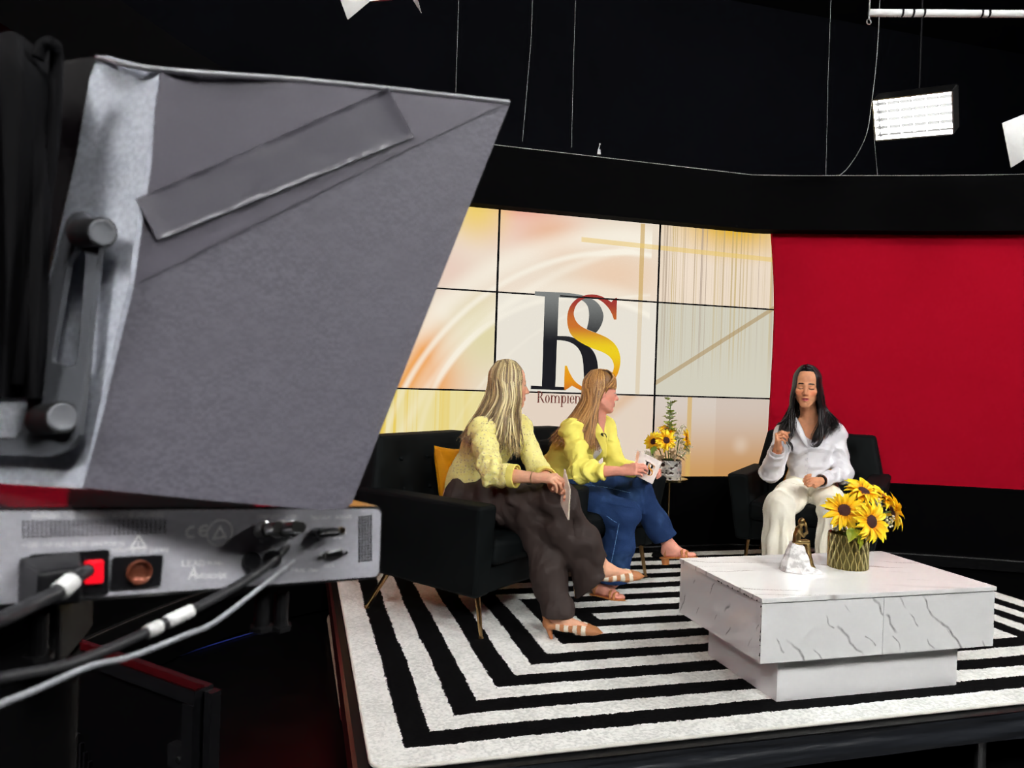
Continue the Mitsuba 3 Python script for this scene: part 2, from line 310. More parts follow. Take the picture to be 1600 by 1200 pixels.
# ---------------------------------------------------------------- riser and rug
RX0, RX1, RY0, RY1 = .2451, 4.106, 2.3288, 4.917
rs = thing('stage_riser', 'low black stage platform under the striped rug', 'platform')
obj('deck', bx(RX0 - .04, RX1 + .05, RY0 - .045, RY1 + .15, -.10, -.014), mat('deck_black', [.003, .003, .0035], .4, specular=.15), rs)
# front skirt: crumpled tape-like strip
def skirt(u, v):
    x = RX0 - .04 + u * (RX1 - RX0 + .09); z = -.012 - v * .105
    w = meshkit.fbm(np.stack([x * 3, v * 6, x * 0], -1), 3, 5) * .012 + .004 * np.sin(v * 9 + meshkit.noise(np.stack([x * 2, v * 0, v * 0], -1), 2) * 6)
    return np.stack([x, RY0 - .048 - w, z + .012 * (meshkit.noise(np.stack([x * 2.5, x * 0, x * 0], -1), 9) - .5) * v], -1)
obj('skirt', grid(skirt, 260, 18), M_riser, rs, True, label='wrinkled black front skirt')
obj('side_rail', bx(RX0 - .055, RX0 - .04, RY0 - .05, RY1 + .15, -.115, -.008), mat('rail_maroon', [.03, .006, .006], .2), rs, label='dark red side rail')
for lx, ly in [(.45, 2.42), (1.52, 2.36), (2.60, 2.36), (3.8, 2.42), (.45, 4.8), (3.8, 4.8), (1.55, 2.39)]:
    obj('leg', cat(cyl((lx, ly, -.10), (lx, ly, FL + .012), .020), cyl((lx, ly, FL + .014), (lx, ly, FL), .036)), M_steel, rs)
RB, RW = .1143, .1026
def rug_fn(p, n, uv):
    jx = (noise(p.x * 160, p.y * 160) - .5) * .010 + (noise(p.x * 45, p.y * 45, 3) - .5) * .006 + (noise(p.x * 4, p.y * 4, 8) - .5) * .012
    d = dr.minimum(dr.minimum(p.x - RX0, RX1 - p.x), dr.minimum(p.y - RY0, RY1 - p.y)) + jx
    k = (d - RB) / RW
    blk = (d > RB) & ((dr.floor(k) - 2 * dr.floor(dr.floor(k) / 2)) < .5)
    f = fbm(p.x * 120, p.y * 120, 1, 2)
    w = mix([.64, .65, .62], [.89, .895, .86], smoothstep(.2, .75, f * .7 + .3 * fbm(p.x * 9, p.y * 9)))
    b = mix([.0016, .0016, .0018], [.0048, .0048, .0052], f)
    return dr.select(blk, b, w)
M_rug = mat('rug_pile', proc(rug_fn), .95, specular=.03, bump=lambda p, n, uv: fbm(p.x * 140, p.y * 140, 2, 2), bscale=.004, eps=2e-3)
rp = sbox(RX0 + .06, RY0 + .06, RX1 - .06, RY1 - .06).buffer(.06, quad_segs=6)
def rug_mesh():
    m = trimesh.creation.extrude_polygon(rp, .012, engine='earcut'); m.apply_translation((0, 0, -.012))
    t = trimesh.creation.extrude_polygon(rp.buffer(-.004), .004, engine='earcut'); t.apply_translation((0, 0, -.003))
    return cat(m)
rug = thing('rug', 'large black and white rug of nested rectangular stripes on the platform', 'rug')
obj('pile', rug_mesh(), M_rug, rug)
ring = np.array(rp.buffer(.001).exterior.coords); ring3 = np.c_[ring, np.full(len(ring), -.004)]
obj('bound_edge', tube(ring3, .006, 6, caps=False), mat('rug_binding', lin(225, 222, 214), .8), rug, True, label='pale bound edge')

# ---------------------------------------------------------------- coffee table
TX, TY, TW, TD, TZ, TB = 1.6676, 2.4562, 1.0836, .6297, .4193, .1775
def vein(a, b, s, seed, thin=.06):
    # sparse brushed strokes along one diagonal
    q = a * .62 + b * .78; r = (a * .78 - b * .62)
    w = fbm(q * 3.0 * s, r * 3 * s, seed, 3) - .5
    l = r * 3.2 * s + w * .35
    i = dr.floor(l); t = l - i
    on = smoothstep(.54, .66, noise(q * 5.5 * s + cell_rand(i, seed) * 19, i * 3.7 + seed))
    core = smoothstep(thin, 0., dr.abs(t - .5 - .10 * (noise(q * 30, i) - .5)))
    return core * on * (.4 + .6 * noise(q * 60, r * 90, seed))
def marble(face, seed, flip=1, base=(.80, .80, .80), dark=(.10, .09, .095), amt=.9):
    def fn(p, n, uv):
        a, b = (p.x, p.y) if face == 'z' else (p.x, p.z) if face == 'y' else (p.y, p.z)
        v = dr.maximum(vein(a * flip, b, 1.7, seed, .045), .8 * vein(a * flip + 3.3, b, 3.1, seed + 40, .05))
        soft = fbm(a * 4, b * 4, seed)
        return mix(mix(base, [base[0] * .93, base[1] * .93, base[2] * .92], soft), dark, dr.clip(v * amt, 0, 1))
    return fn
def topmarble(p, n, uv):
    q = p.x * .25 + p.y * 1.0
    w = fbm(p.x * 1.6, p.y * 5, 2, 3)
    l = q * 9 + w * 2.2; i = dr.floor(l); t = l - i
    v = smoothstep(.07, 0., dr.abs(t - .5)) * smoothstep(.45, .62, noise(p.x * 4, i * 2.3))
    g = smoothstep(.25, .0, dr.abs(t - .5)) * smoothstep(.5, .8, noise(p.x * 2, i * 5.3)) * .18
    return mix([.82, .82, .81], [.30, .27, .25], dr.clip(v * .75 + g, 0, 1))
gl = dict(clearcoat=1.0, clearcoat_gloss=.97)
M_mtop = mat('marble_top', proc(topmarble), .12, specular=.6, **gl)
M_mf1 = mat('marble_front', proc(marble('y', 11, -1)), .18, specular=.5)
M_mf2 = mat('marble_front_two', proc(marble('y', 23, -1)), .18, specular=.5)
M_ms = mat('marble_side', proc(marble('x', 5, -1)), .06, specular=.6, **gl)
M_lacq = mat('white_lacquer', [.78, .775, .78], .3)
ct = thing('coffee_table', 'low square coffee table in white marble print with a recessed white base', 'coffee table')
obj('top', rbx(TX - .004, TX + TW + .004, TY - .004, TY + TD + .004, TZ - .018, TZ, .0015, 6), M_mtop, ct)
tb = obj('case', bx(TX + .002, TX + TW - .002, TY + .016, TY + TD, TB, TZ - .019), M_ms, ct)
xm = ony(1380, 980, TY)[0]
obj('drawer_front', rbx(TX, xm - .0012, TY, TY + .016, TB - .002, TZ - .021, .001, 6), M_mf1, ct)
obj('drawer_front', rbx(xm + .0012, TX + TW, TY, TY + .016, TB - .002, TZ - .021, .001, 6), M_mf2, ct)
obj('base', rbx(1.7853, 2.6358, 2.5163, 3.024, 0, TB, .0015, 6), M_lacq, ct, label='recessed plain white base')
# chipped edge banding at the front-left corner
rs_ = RS(3); ch = []
for k in range(16):
    z = TB + .004 + rs_.rand() ** 1.5 * .21; h = .002 + rs_.rand() * .008
    ch.append(bx(TX - .0006, TX + .002, TY + .001, TY + .003 + rs_.rand() * .006, z, z + h))
for k in range(14):
    y = TY + rs_.rand() * .4; ch.append(bx(TX - .0046, TX - .003, y, y + .003 + rs_.rand() * .008, TZ - .018, TZ - .015 + rs_.rand() * .003))
obj('chipped_edge', cat(*ch), mat('chip_dark', [.03, .028, .025], .8), ct, label='dark chips along the worn edge', kind='stuff')
# ---------------------------------------------------------------- implicit surfaces: smooth unions of tapered capsules and ellipsoids
def smin(a, b, k):
    h = np.maximum(k - np.abs(a - b), 0) / k
    return np.minimum(a, b) - h * h * k * .25
class Field:
    def __init__(s): s.P = []; s.post = []
    def cap(s, a, b, ra, rb=None, k=.02, sub=False, sx=1.0, ax=None):
        # tapered capsule; sx < 1 flattens it along the axis ax
        a = np.asarray(a, float); b = np.asarray(b, float); rb = ra if rb is None else rb
        s.P.append(('c', a, b, ra, rb, k, sub, sx, None if ax is None else np.asarray(ax, float) / np.linalg.norm(ax))); return s
    def chain(s, pts, rad, k=.02, **kw):
        for i in range(len(pts) - 1): s.cap(pts[i], pts[i + 1], rad[i], rad[i + 1], k, **kw)
        return s
    def ell(s, c, r, R=None, k=.02, sub=False):
        s.P.append(('e', np.asarray(c, float), np.asarray(r, float), np.eye(3) if R is None else R, k, sub)); return s
    def bounds(s):
        lo, hi = [], []
        for p in s.P:
            if p[0] == 'c' and not p[6]:
                for q, r in ((p[1], p[3]), (p[2], p[4])): lo.append(q - r - .01); hi.append(q + r + .01)
            elif p[0] == 'e' and not p[5]: m = p[2].max(); lo.append(p[1] - m - .01); hi.append(p[1] + m + .01)
        return np.min(lo, 0), np.max(hi, 0)
    def __call__(s, X):
        d = np.full(len(X), 1e3, np.float32); c0 = X.mean(0); rad = np.sqrt(((X - c0) ** 2).sum(1).max())
        for p in s.P:
            if p[0] == 'c':
                _, a, b, ra, rb, k, sub, sx, ax = p; ab = b - a; L2 = ab.dot(ab) + 1e-12
                t0 = np.clip((c0 - a).dot(ab) / L2, 0, 1); lb = np.linalg.norm(c0 - a - t0 * ab) - rad - max(ra, rb)
                if lb > k + .03 and len(d): 
                    if sub: continue
                    d = np.minimum(d, lb); continue
                t = np.clip((X - a).dot(ab) / L2, 0, 1); q = X - a - t[:, None] * ab
                if ax is not None: q = q + (1 / sx - 1) * q.dot(ax)[:, None] * ax
                e = np.sqrt((q * q).sum(1)) - (ra + (rb - ra) * t)
                if ax is not None: e = e * (.5 + .5 * sx)
            else:
                _, c, r, R, k, sub = p; lb = np.linalg.norm(c0 - c) - rad - r.max()
                if lb > k + .03:
                    if sub: continue
                    d = np.minimum(d, lb); continue
                q = (X - c).dot(R); k0 = np.sqrt(((q / r) ** 2).sum(1)) + 1e-9; k1 = np.sqrt(((q / r ** 2) ** 2).sum(1)) + 1e-9
                e = k0 * (k0 - 1) / k1
            d = -smin(-d, e, k) if sub else smin(d, e, k)
        for f in s.post: d = f(X, d)
        return d.astype(np.float32)
def surf(f, h, lo=None, hi=None, smooth=2):
    """Surface nets on the blocks that the surface crosses."""
    if lo is None: lo, hi = f.bounds()
    lo = np.asarray(lo, float) - 2 * h; hi = np.asarray(hi, float) + 2 * h; B = 12
    n = (np.ceil((hi - lo) / h / B).astype(int)) * B + 1; G = np.full(n, .05, np.float32)
    nb = (n - 1) // B; R0 = h * B * .5 * 1.75
    cx = np.stack(np.meshgrid(*[np.arange(k) for k in nb], indexing='ij'), -1).reshape(-1, 3)
    cen = lo + (cx + .5) * B * h
    # coarse value per block, evaluated in small groups so that far primitives are skipped
    dc = np.empty(len(cen), np.float32)
    o = np.lexsort((cen[:, 0] // .3, cen[:, 1] // .3, cen[:, 2] // .3))
    for g in np.array_split(o, max(1, len(o) // 60)): dc[g] = f(cen[g])
    ar = np.arange(B + 1); off_ = np.stack(np.meshgrid(ar, ar, ar, indexing='ij'), -1).reshape(-1, 3)
    for (i, j, k), d in zip(cx, dc):
        sl = np.s_[i * B:i * B + B + 1, j * B:j * B + B + 1, k * B:k * B + B + 1]
        if abs(d) < R0 + .03:
            G[sl] = f(lo + (np.array([i, j, k]) * B + off_) * h).reshape(B + 1, B + 1, B + 1)
        elif d < 0:
            G[sl] = np.where(G[sl] == np.float32(.05), -.05, G[sl])
    S = G < 0
    cells = np.zeros(np.array(n) - 1, np.uint8)
    for a in (0, 1):
        for b in (0, 1):
            for c in (0, 1): cells += S[a:n[0] - 1 + a, b:n[1] - 1 + b, c:n[2] - 1 + c]
    act = (cells > 0) & (cells < 8); idx = np.full(act.shape, -1, np.int64); ii = np.argwhere(act); idx[act] = np.arange(len(ii))
    acc = np.zeros((len(ii), 3)); cnt = np.zeros(len(ii))
    E = [(a, b) for a in np.ndindex(2, 2, 2) for b in np.ndindex(2, 2, 2) if sum(np.abs(np.subtract(a, b))) == 1 and a < b]
    for a, b in E:
        va = G[ii[:, 0] + a[0], ii[:, 1] + a[1], ii[:, 2] + a[2]]; vb = G[ii[:, 0] + b[0], ii[:, 1] + b[1], ii[:, 2] + b[2]]
        m = (va < 0) != (vb < 0); t = np.where(m, va / np.where(m, va - vb, 1), 0)[:, None]
        acc += np.where(m[:, None], np.array(a) + t * (np.array(b) - np.array(a)), 0); cnt += m
    V = lo + (ii + acc / cnt[:, None]) * h; F = []
    for ax in range(3):
        u, v = (ax + 1) % 3, (ax + 2) % 3
        s0 = [slice(0, k) for k in n]; s1 = list(s0); s0[ax] = slice(0, n[ax] - 1); s1[ax] = slice(1, n[ax])
        A, Bb = S[tuple(s0)], S[tuple(s1)]; e = np.argwhere(A != Bb)
        e = e[(e[:, u] > 0) & (e[:, v] > 0) & (e[:, u] < n[u] - 1) & (e[:, v] < n[v] - 1)]
        du = np.zeros(3, int); du[u] = 1; dv = np.zeros(3, int); dv[v] = 1
        q = np.stack([idx[tuple((e - du - dv).T)], idx[tuple((e - dv).T)], idx[tuple(e.T)], idx[tuple((e - du).T)]], 1)
        fl = Bb[tuple(e.T)]; q[fl] = q[fl][:, ::-1]
        F.append(q)
    F = np.vstack(F); F = F[(F >= 0).all(1)]
    m = trimesh.Trimesh(V, np.vstack([F[:, [0, 1, 2]], F[:, [0, 2, 3]]]), process=False)
    for _ in range(smooth):
        for lam in (.5, -.52): relax(m, lam)
    return m
def relax(m, lam):
    e = m.edges_unique; V = m.vertices; A = np.zeros_like(V); c = np.zeros(len(V))
    np.add.at(A, e[:, 0], V[e[:, 1]]); np.add.at(A, e[:, 1], V[e[:, 0]]); np.add.at(c, e[:, 0], 1); np.add.at(c, e[:, 1], 1)
    m.vertices = V + lam * (A / np.maximum(c, 1)[:, None] - V)

# ---------------------------------------------------------------- armchairs
def velvet(p, n, uv): return mix([.0010, .0018, .0021], [.0030, .0047, .0052], fbm(p.x * 5, p.y * 5, p.z * 5, 3))
M_velvet = mat('black_velvet', proc(velvet), .7, sheen=.12, sheen_tint=.3, specular=.10)
def chair_parts():
    P = []
    def arm(s):
        pts = [(s * x, y, z) for x, y, z in [(.355, .365, .605), (.445, .365, .605), (.355, -.40, .605), (.445, -.40, .605), (.325, .315, .215), (.395, .315, .215), (.325, -.33, .225), (.395, -.33, .225)]]
        return hullpts(pts, .022, 10)
    P.append(('seat_base', rbx(-.325, .325, -.33, .335, .20, .335, .018), M_velvet, 30))
    c = [(x, y, z) for x in (-.29, .29) for y in (-.25, .345) for z in (.365, .425)] + [(0, .05, .436), (0, .368, .40)]
    P.append(('seat_cushion', hullpts(c, .034, 12), M_velvet, 30))
    P.append(('arm', arm(-1), M_velvet, 30)); P.append(('arm', arm(1), M_velvet, 30))
    th = .085
    pts = [(x, y, z) for s in (-1, 1) for x, y, z in [(s * .34, -.29, .25), (s * .385, -.36, .62), (s * .335, -.395, .855), (s * .34, -.29 - th, .25), (s * .385, -.36 - th, .62), (s * .335, -.395 - th, .855)]]
    def back():
        m = trimesh.Trimesh(*trimesh.remesh.subdivide_to_size(*(lambda q: (q.vertices, q.faces))(hullpts(pts, .03, 10)), .035), process=True)
        v = m.vertices.copy()
        for bx_, bz in BUT:
            d = np.hypot(v[:, 0] - bx_, v[:, 2] - bz); v[:, 1] -= np.where(v[:, 1] > fy(v[:, 2]) - .02, .02 * np.exp(-(d / .045) ** 2), 0)
        m.vertices = v; return m
    BUT = [(x, z) for x in (-.2, .0, .2) for z in (.76, .60)]
    fy = lambda z: np.interp(z, [.25, .62, .845], [-.29, -.36, -.395]) + .03
    P.append(('back', back(), M_velvet, 40))
    for x, z in BUT: P.append(('back__button', xf(trimesh.creation.icosphere(2, .013), mtx(None, (x, fy(z) - .012, z))), M_velvet, True))
    for sx in (-1, 1):
        for a, b in (((sx * .34, .285, .205), (sx * .35, .325, 0)), ((sx * .33, -.29, .215), (sx * .385, -.40, 0))):
            a, b = np.array(a), np.array(b)
            P.append(('leg', cat(cone(a, b + (a - b) * .04, .015, .0085), cone(b + (a - b) * .045, b, .011, .012)), M_gold, 40))
    return [(n, mikit.ply(m, mt, smooth=s)) for n, m, mt, s in P]
CHAIR = chair_parts()
def tw(M): return mi.ScalarTransform4f(np.asarray(M, float))
def armchair(c, fwd, label):
    f = np.array([*fwd, 0.0]); f /= np.linalg.norm(f); z = np.array([0, 0, 1.0]); r = np.cross(f, z)
    M = frame(r, f, z, (c[0], c[1], 0)); k = thing('armchair', label, 'armchair', 'black velvet armchairs')
    for n, d in CHAIR:
        q = n.split('__'); par = k if len(q) == 1 else k + '__' + q[0]
        obj(q[-1], d, None, par, to_world=tw(M))
    return M
CH1 = armchair((.91, 3.876), (.62, -.785), 'black velvet armchair with gold legs holding the blonde woman in brown trousers')
CH2 = armchair((1.63, 4.41), (.53, -.85), 'black velvet armchair holding the woman in the yellow blazer and jeans')
CH3 = armchair((3.325, 4.396), (-.70, -.714), 'black velvet armchair holding the woman in the white shirt')
def cl(M, x, y, z): return M[:3, :3] @ np.array([x, y, z]) + M[:3, 3]

def pillow(M, w, h, t):
    def f(sg):
        def g(u, v):
            a, b = 2 * u - 1, 2 * v - 1; e = np.clip((1 - a ** 4) * (1 - b ** 4), 0, 1) ** .55
            pin = 1 - .06 * (1 - np.abs(a * b)) * 0 - .07 * (np.maximum(np.abs(a), np.abs(b)) ** 4) * (1 - (a * b) ** 2)
            wr = .006 * (meshkit.fbm(np.stack([a * 2.5, b * 2.5, a * 0 + sg], -1), 3, 4) - .5) * e
            return np.stack([a * w * pin, b * h * pin, sg * (t * e + wr)], -1)
        return grid(g, 26, 26)
    m = cat(f(1), f(-1)); return xf(m, M)
M_yvel = mat('mustard_velvet', proc(lambda p, n, uv: mix(lin(190, 120, 4), lin(228, 156, 10), fbm(p.x * 14, p.y * 14, p.z * 14))), .7, sheen=.3, sheen_tint=.8, specular=.2)
M_bvel = mat('black_cushion', [.003, .003, .0035], .8, sheen=.15, specular=.1)
def face_frame(M, x, y, z, roll, tilt, yaw=0):
    # pillow frame: normal along the chair's forward, leaning back
    Rl = Rot.from_euler('zyx', [0, 0, 0]).as_matrix()
    n = np.array([math.sin(yaw), math.cos(yaw) * math.cos(tilt), math.sin(tilt)]); n /= np.linalg.norm(n)
    r = np.cross(n, [0, 0, 1.0]); r /= np.linalg.norm(r); u = np.cross(r, n)
    r2 = r * math.cos(roll) + u * math.sin(roll); u2 = -r * math.sin(roll) + u * math.cos(roll)
    return mtx(M[:3, :3], M[:3, 3]) @ frame(r2, u2, np.cross(r2, u2), (x, y, z))
obj('cushion', pillow(face_frame(CH1, -.11, -.225, .635, .10, .30), .165, .185, .055), M_yvel, None, True, 'mustard yellow velvet cushion behind the blonde woman', cat='cushion')
obj('cushion', pillow(face_frame(CH2, -.14, -.23, .66, -.12, .28), .19, .185, .06), M_bvel, None, True, 'black cushion between the two women in yellow', cat='cushion')
obj('cushion', pillow(face_frame(CH3, .02, -.22, .60, .25, .25), .175, .15, .05), M_yvel, None, True, 'yellow cushion peeking out behind the woman in the white shirt', cat='cushion')

# ---------------------------------------------------------------- flowers
def petal_mesh(L, W, cup):
    def g(u, v):
        s = v * 2 - 1; w = W * np.sin(np.pi * np.clip(u, 0, 1) ** .75) ** .8 * (1 - .25 * u) + .0012
        return np.stack([L * u, s * w, cup * (s * s) * w + .18 * L * np.sin(u * 2.2) - .10 * L * u * u], -1)
    return grid(g, 7, 5)
M_petal = mat('petal_yellow', VC, .6, sheen=.2)
M_disc = mat('flower_disc', proc(lambda p, n, uv: mix(lin(28, 8, 8), lin(70, 26, 20), noise(p.x * 900, p.y * 900, p.z * 900))), .9)
M_green = mat('leaf_green', VC, .5)
M_stem = mat('stem_green', lin(70, 96, 36), .6)
PET = []
for i, (L, W, q) in enumerate([(.066, .0115, .5), (.060, .012, .3), (.054, .0105, .6)]):
    m = petal_mesh(L, W, q); u = m.vertices[:, 0] / L; c = np.array([lin(244, 140, 4), lin(255, 206, 14), lin(255, 226, 40)])
    col = np.stack([np.interp(u, [0, .35, 1], c[:, k]) for k in range(3)], 1) * (1 - .12 * (np.abs(m.vertices[:, 1:2]) < .0012) * (i != 1))
    PET.append(mikit.ply(m, M_petal, smooth=True, color=col))
dm = trimesh.creation.icosphere(3, 1.0); dm.vertices = dm.vertices * [.024, .024, .010] * (1 + .05 * (meshkit.noise(dm.vertices * 14, 1) - .5)[:, None])
DISC = mikit.ply(dm, M_disc, smooth=True)
def leaf_mesh(L, W, bend=.3):
    def g(u, v):
        s = v * 2 - 1; w = W * np.sin(np.pi * u ** .8) ** .9 + .001
        return np.stack([L * u, s * w, .3 * np.abs(s) * w - bend * L * u * u + .004 * np.sin(u * 18) * np.abs(s)], -1)
    return grid(g, 9, 7)
LEAF = []
for k, (c1, c2) in enumerate([((98, 130, 30), (180, 176, 40)), ((76, 108, 34), (130, 150, 50)), ((104, 84, 60), (124, 104, 74))]):
    m = leaf_mesh(.085, .030); t = meshkit.fbm(m.vertices * 45, 3, k)[:, None]
    LEAF.append(mikit.ply(m, M_green, smooth=True, color=np.array(lin(*c1)) * (1 - t) + np.array(lin(*c2)) * t))
def dirframe(d, t, spin=0, scale=1.0):
    d = np.asarray(d, float) / np.linalg.norm(d); a = np.cross(d, [0, 0, 1.0]) if abs(d[2]) < .95 else np.array([1.0, 0, 0]); a /= np.linalg.norm(a); b = np.cross(d, a)
    a2 = a * math.cos(spin) + b * math.sin(spin); b2 = np.cross(d, a2); return frame(a2 * scale, b2 * scale, d * scale, t)
def sunflower(center, d, root, seed, label, scale=1.0, group=None, n=17):
    r = RS(seed); M = dirframe(d, center, r.rand() * 6, scale); k = thing('sunflower', label, 'flower', group)
    for layer in (0, 1):
        for i in range(n):
            g = (i + .5 * layer + .25 * r.randn()) * 2 * math.pi / n; tilt = -.18 - .28 * r.rand() + (.35 if layer else .05)
            R = Rot.from_euler('z', g).as_matrix() @ Rot.from_euler('y', -tilt).as_matrix() @ Rot.from_euler('x', .25 * r.randn()).as_matrix()
            sc = .85 + .25 * r.rand(); Q = np.eye(4); Q[:3, :3] = R * sc; Q[:3, 3] = [math.cos(g) * .016, math.sin(g) * .016, -.004 + .004 * layer]
            obj('petal', PET[r.randint(3)], None, k, to_world=tw(M @ Q))
    obj('disc', DISC, None, k, to_world=tw(M @ mtx(None, (0, 0, .001))), label='dark brown centre')
    dd = np.asarray(d, float) / np.linalg.norm(d); c = np.asarray(center, float)
    obj('stem', tube(spline([c - dd * .004 * scale, c - dd * .05 * scale, .5 * (c + root) - dd * .02, root], 16), .004 * scale, 6), M_stem, k, True)
    return k
def leaf(parent, pos, d, kind, scale=1.0, spin=0):
    d = np.asarray(d, float) / np.linalg.norm(d); s = np.cross([0, 0, 1.0], d); s /= np.linalg.norm(s); u = np.cross(d, s)
    s2 = s * math.cos(spin) + u * math.sin(spin); M = frame(d * scale, s2 * scale, np.cross(d, s2) * scale, pos)
    obj('leaf', LEAF[kind], None, parent, to_world=tw(M))
def filler(name, pts, root, seed, label):
    # white filler sprigs: thin stems with tiny blossoms
    r = RS(seed); ms, bs = [], []; ico = trimesh.creation.icosphere(1, 1.0)
    for p in pts:
        p = np.asarray(p, float)
        ms.append(tube(spline([p, .6 * p + .4 * root + [0, 0, .01], root], 8), .0012, 4))
        for _ in range(14):
            q = p + r.randn(3) * .015; b = ico.copy(); b.apply_scale(.0035 + .003 * r.rand()); b.apply_translation(q); bs.append(b); ms.append(tube([p, q], .0007, 3))
    k = thing(name, label, 'flower'); 
    obj('stem', cat(*ms), mat('sprig_green' + str(seed), lin(120, 140, 80), .7), k); obj('blossom', cat(*bs), mat('sprig_white' + str(seed), lin(238, 236, 214), .7), k, kind='stuff')
    return k
fdir = lambda px, Z: -(ray(px[0], px[1]))
# vase on the table
vc = np.array([2.349, 2.835, TZ])
def ribbed(r0, H, N, lam, amp):
    nu, nv = 420, 90
    def g(u, v):
        t = u * N; z = v * H; A = .26 * np.sin(2 * np.pi * z / lam); d = np.full(u.shape, 9.0)
        for o in (-1, 0, 1, 2):
            i = np.floor(t) + o; d = np.minimum(d, np.abs(t - i - np.where(i % 2 == 0, A, -A)))
        hgt = np.exp(-(d / .19) ** 2); r = r0 - amp + amp * hgt; th = u * 2 * np.pi
        return np.stack([r * np.cos(th), r * np.sin(th), z], -1)
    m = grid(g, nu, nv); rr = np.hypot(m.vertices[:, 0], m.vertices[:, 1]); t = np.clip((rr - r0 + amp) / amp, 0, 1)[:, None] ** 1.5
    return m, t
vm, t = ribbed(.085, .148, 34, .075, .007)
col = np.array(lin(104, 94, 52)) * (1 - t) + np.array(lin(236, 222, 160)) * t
inner = lathe([(.0765, .148), (.072, .14), (.072, .012), (.0, .012)], 48); rim = lathe([(.0765, .148), (.081, .151), (.085, .148)], 48)
v1 = thing('vase', 'olive gold ribbed vase of sunflowers standing on the marble coffee table', 'vase')
obj('body', xf(vm, mtx(None, vc)), mat('olive_gold', VC, .22, .85), v1, True, color=col)
obj('rim', xf(cat(inner, rim, lathe([(0, 0), (.083, 0), (.083, .003)], 48)), mtx(None, vc)), mat('olive_gold_plain', lin(120, 108, 60), .25, .85), v1, True)
root = vc + [0, 0, .06]
def fl(px, py, Z): return at(px, py, Z)
Zv = float((vc - EYE).dot(CF))
tf = 'sunflowers in the vase on the coffee table'
S = [((1361, 815), -.10, (.10, -1, .22), 'largest sunflower facing front in the coffee table bouquet', 1.22),
     ((1319, 797), -.05, (-.65, -1, .35), 'sunflower on the side of the white trousers in the coffee table bouquet', 1.14),
     ((1349, 768), .00, (.05, -.55, .9), 'topmost sunflower tilted upward in the coffee table bouquet', 1.14),
     ((1379, 776), .04, (.45, -.35, .8), 'sunflower behind the topmost one, showing only its upper petals', 1.05),
     ((1396, 799), .02, (.95, -.35, .35), 'orange sunflower leaning outward over the table edge in the bouquet', 1.08)]
for i, (p, dz, d, lb, sc) in enumerate(S): sunflower(fl(*p, Zv + dz), d, root + [.01 * i - .02, 0, 0], 40 + i, lb, sc)
lf = thing('leaf_spray', 'yellow green leaves hanging over the rim of the olive gold vase', 'leaves')
obj('stem', tube(spline([root, vc + [-.03, -.05, .165], fl(1334, 835, Zv - .10)], 10), .003, 6), M_stem, lf, True)
leaf(lf, fl(1337, 826, Zv - .095), np.array([.25, -.35, -.85]), 0, 1.05, .2); leaf(lf, fl(1335, 826, Zv - .09), np.array([-.6, -.4, -.45]), 0, .8, -.3); leaf(lf, fl(1352, 832, Zv - .09), np.array([.7, -.4, -.3]), 1, .7, .2)
filler('filler_sprig', [fl(1350, 782, Zv - .02), fl(1368, 784, Zv), fl(1374, 788, Zv - .01), fl(1391, 818, Zv), fl(1387, 812, Zv + .02), fl(1306, 826, Zv), fl(1313, 820, Zv + .02), fl(1345, 786, Zv + .02)], root, 3, 'tiny white filler blossoms between the coffee table sunflowers')

# side table with its vase
sp = at(1046, 748, 5.3); stx, sty, stz = sp[0], sp[1], sp[2] - .002
sd = thing('side_table', 'slim gold side table with a round tray beside the woman in the yellow blazer', 'table')
M_tray = mat('brass_tray', lin(196, 182, 130), .14, 1.0)
obj('tray', lathe([(0, -.008), (.112, -.008), (.122, .006), (.124, .006), (.1245, 0), (.113, -.011), (.0, -.011)], 48, mtx(None, (stx, sty, stz))), M_tray, sd, 40)
obj('pole', cyl((stx, sty, stz - .01), (stx, sty, .16), .009), M_tray, sd, True)
obj('base', lathe([(.012, .165), (.02, .16), (.03, .03), (.10, .012), (.105, 0), (0, 0)], 32, mtx(None, (stx, sty, 0))), M_black, sd, 40, label='black foot')
def hammered(r0, H):
    m = grid(lambda u, v: np.stack([r0 * np.cos(u * 2 * np.pi), r0 * np.sin(u * 2 * np.pi), v * H], -1), 160, 40)
    q = m.vertices; th = np.arctan2(q[:, 1], q[:, 0])
    cell = np.stack([np.floor(th / (2 * np.pi) * 22 + 22), np.floor(q[:, 2] / .019), th * 0], -1)
    w = meshkit.fbm(np.stack([q[:, 0] * 55, q[:, 1] * 55, q[:, 2] * 55], -1), 2, 3)
    q[:, :2] *= (1 + .16 * (w - .5))[:, None]; m.vertices = q; return m, w
hm, w = hammered(.079, .14); w = np.clip((w - .34) / .16, 0, 1)[:, None]
v2 = thing('vase', 'hammered silver brown vase standing on the gold side table', 'vase')
vb = np.array([stx, sty, stz - .007])
obj('body', xf(hm, mtx(None, vb)), mat('hammered_metal', VC, .16, .7), v2, True, color=np.array(lin(60, 40, 34)) * (1 - w) + np.array(lin(250, 246, 240)) * w)
obj('rim', lathe([(.079, .14), (.072, .143), (.070, .135), (.07, .01), (0, .01)], 40, mtx(None, vb)), mat('hammered_plain', lin(70, 56, 48), .2, 1.0), v2, True)
r2 = vb + [0, 0, .05]; Zs = 5.3
S = [((1041, 688), -.08, (-.05, -1, .25), 'front sunflower with the dark centre in the side table bouquet', 1.02), ((1021, 690), .0, (-.9, -.6, .3), 'sunflower turned toward the seated woman in the side table bouquet', .95),
     ((1043, 672), .03, (.0, -.3, 1), 'topmost sunflower under the eucalyptus in the side table bouquet', .95), ((1073, 686), .0, (.85, -.55, .15), 'sunflower on the outer side of the side table bouquet, turned to the video wall', 1.0)]
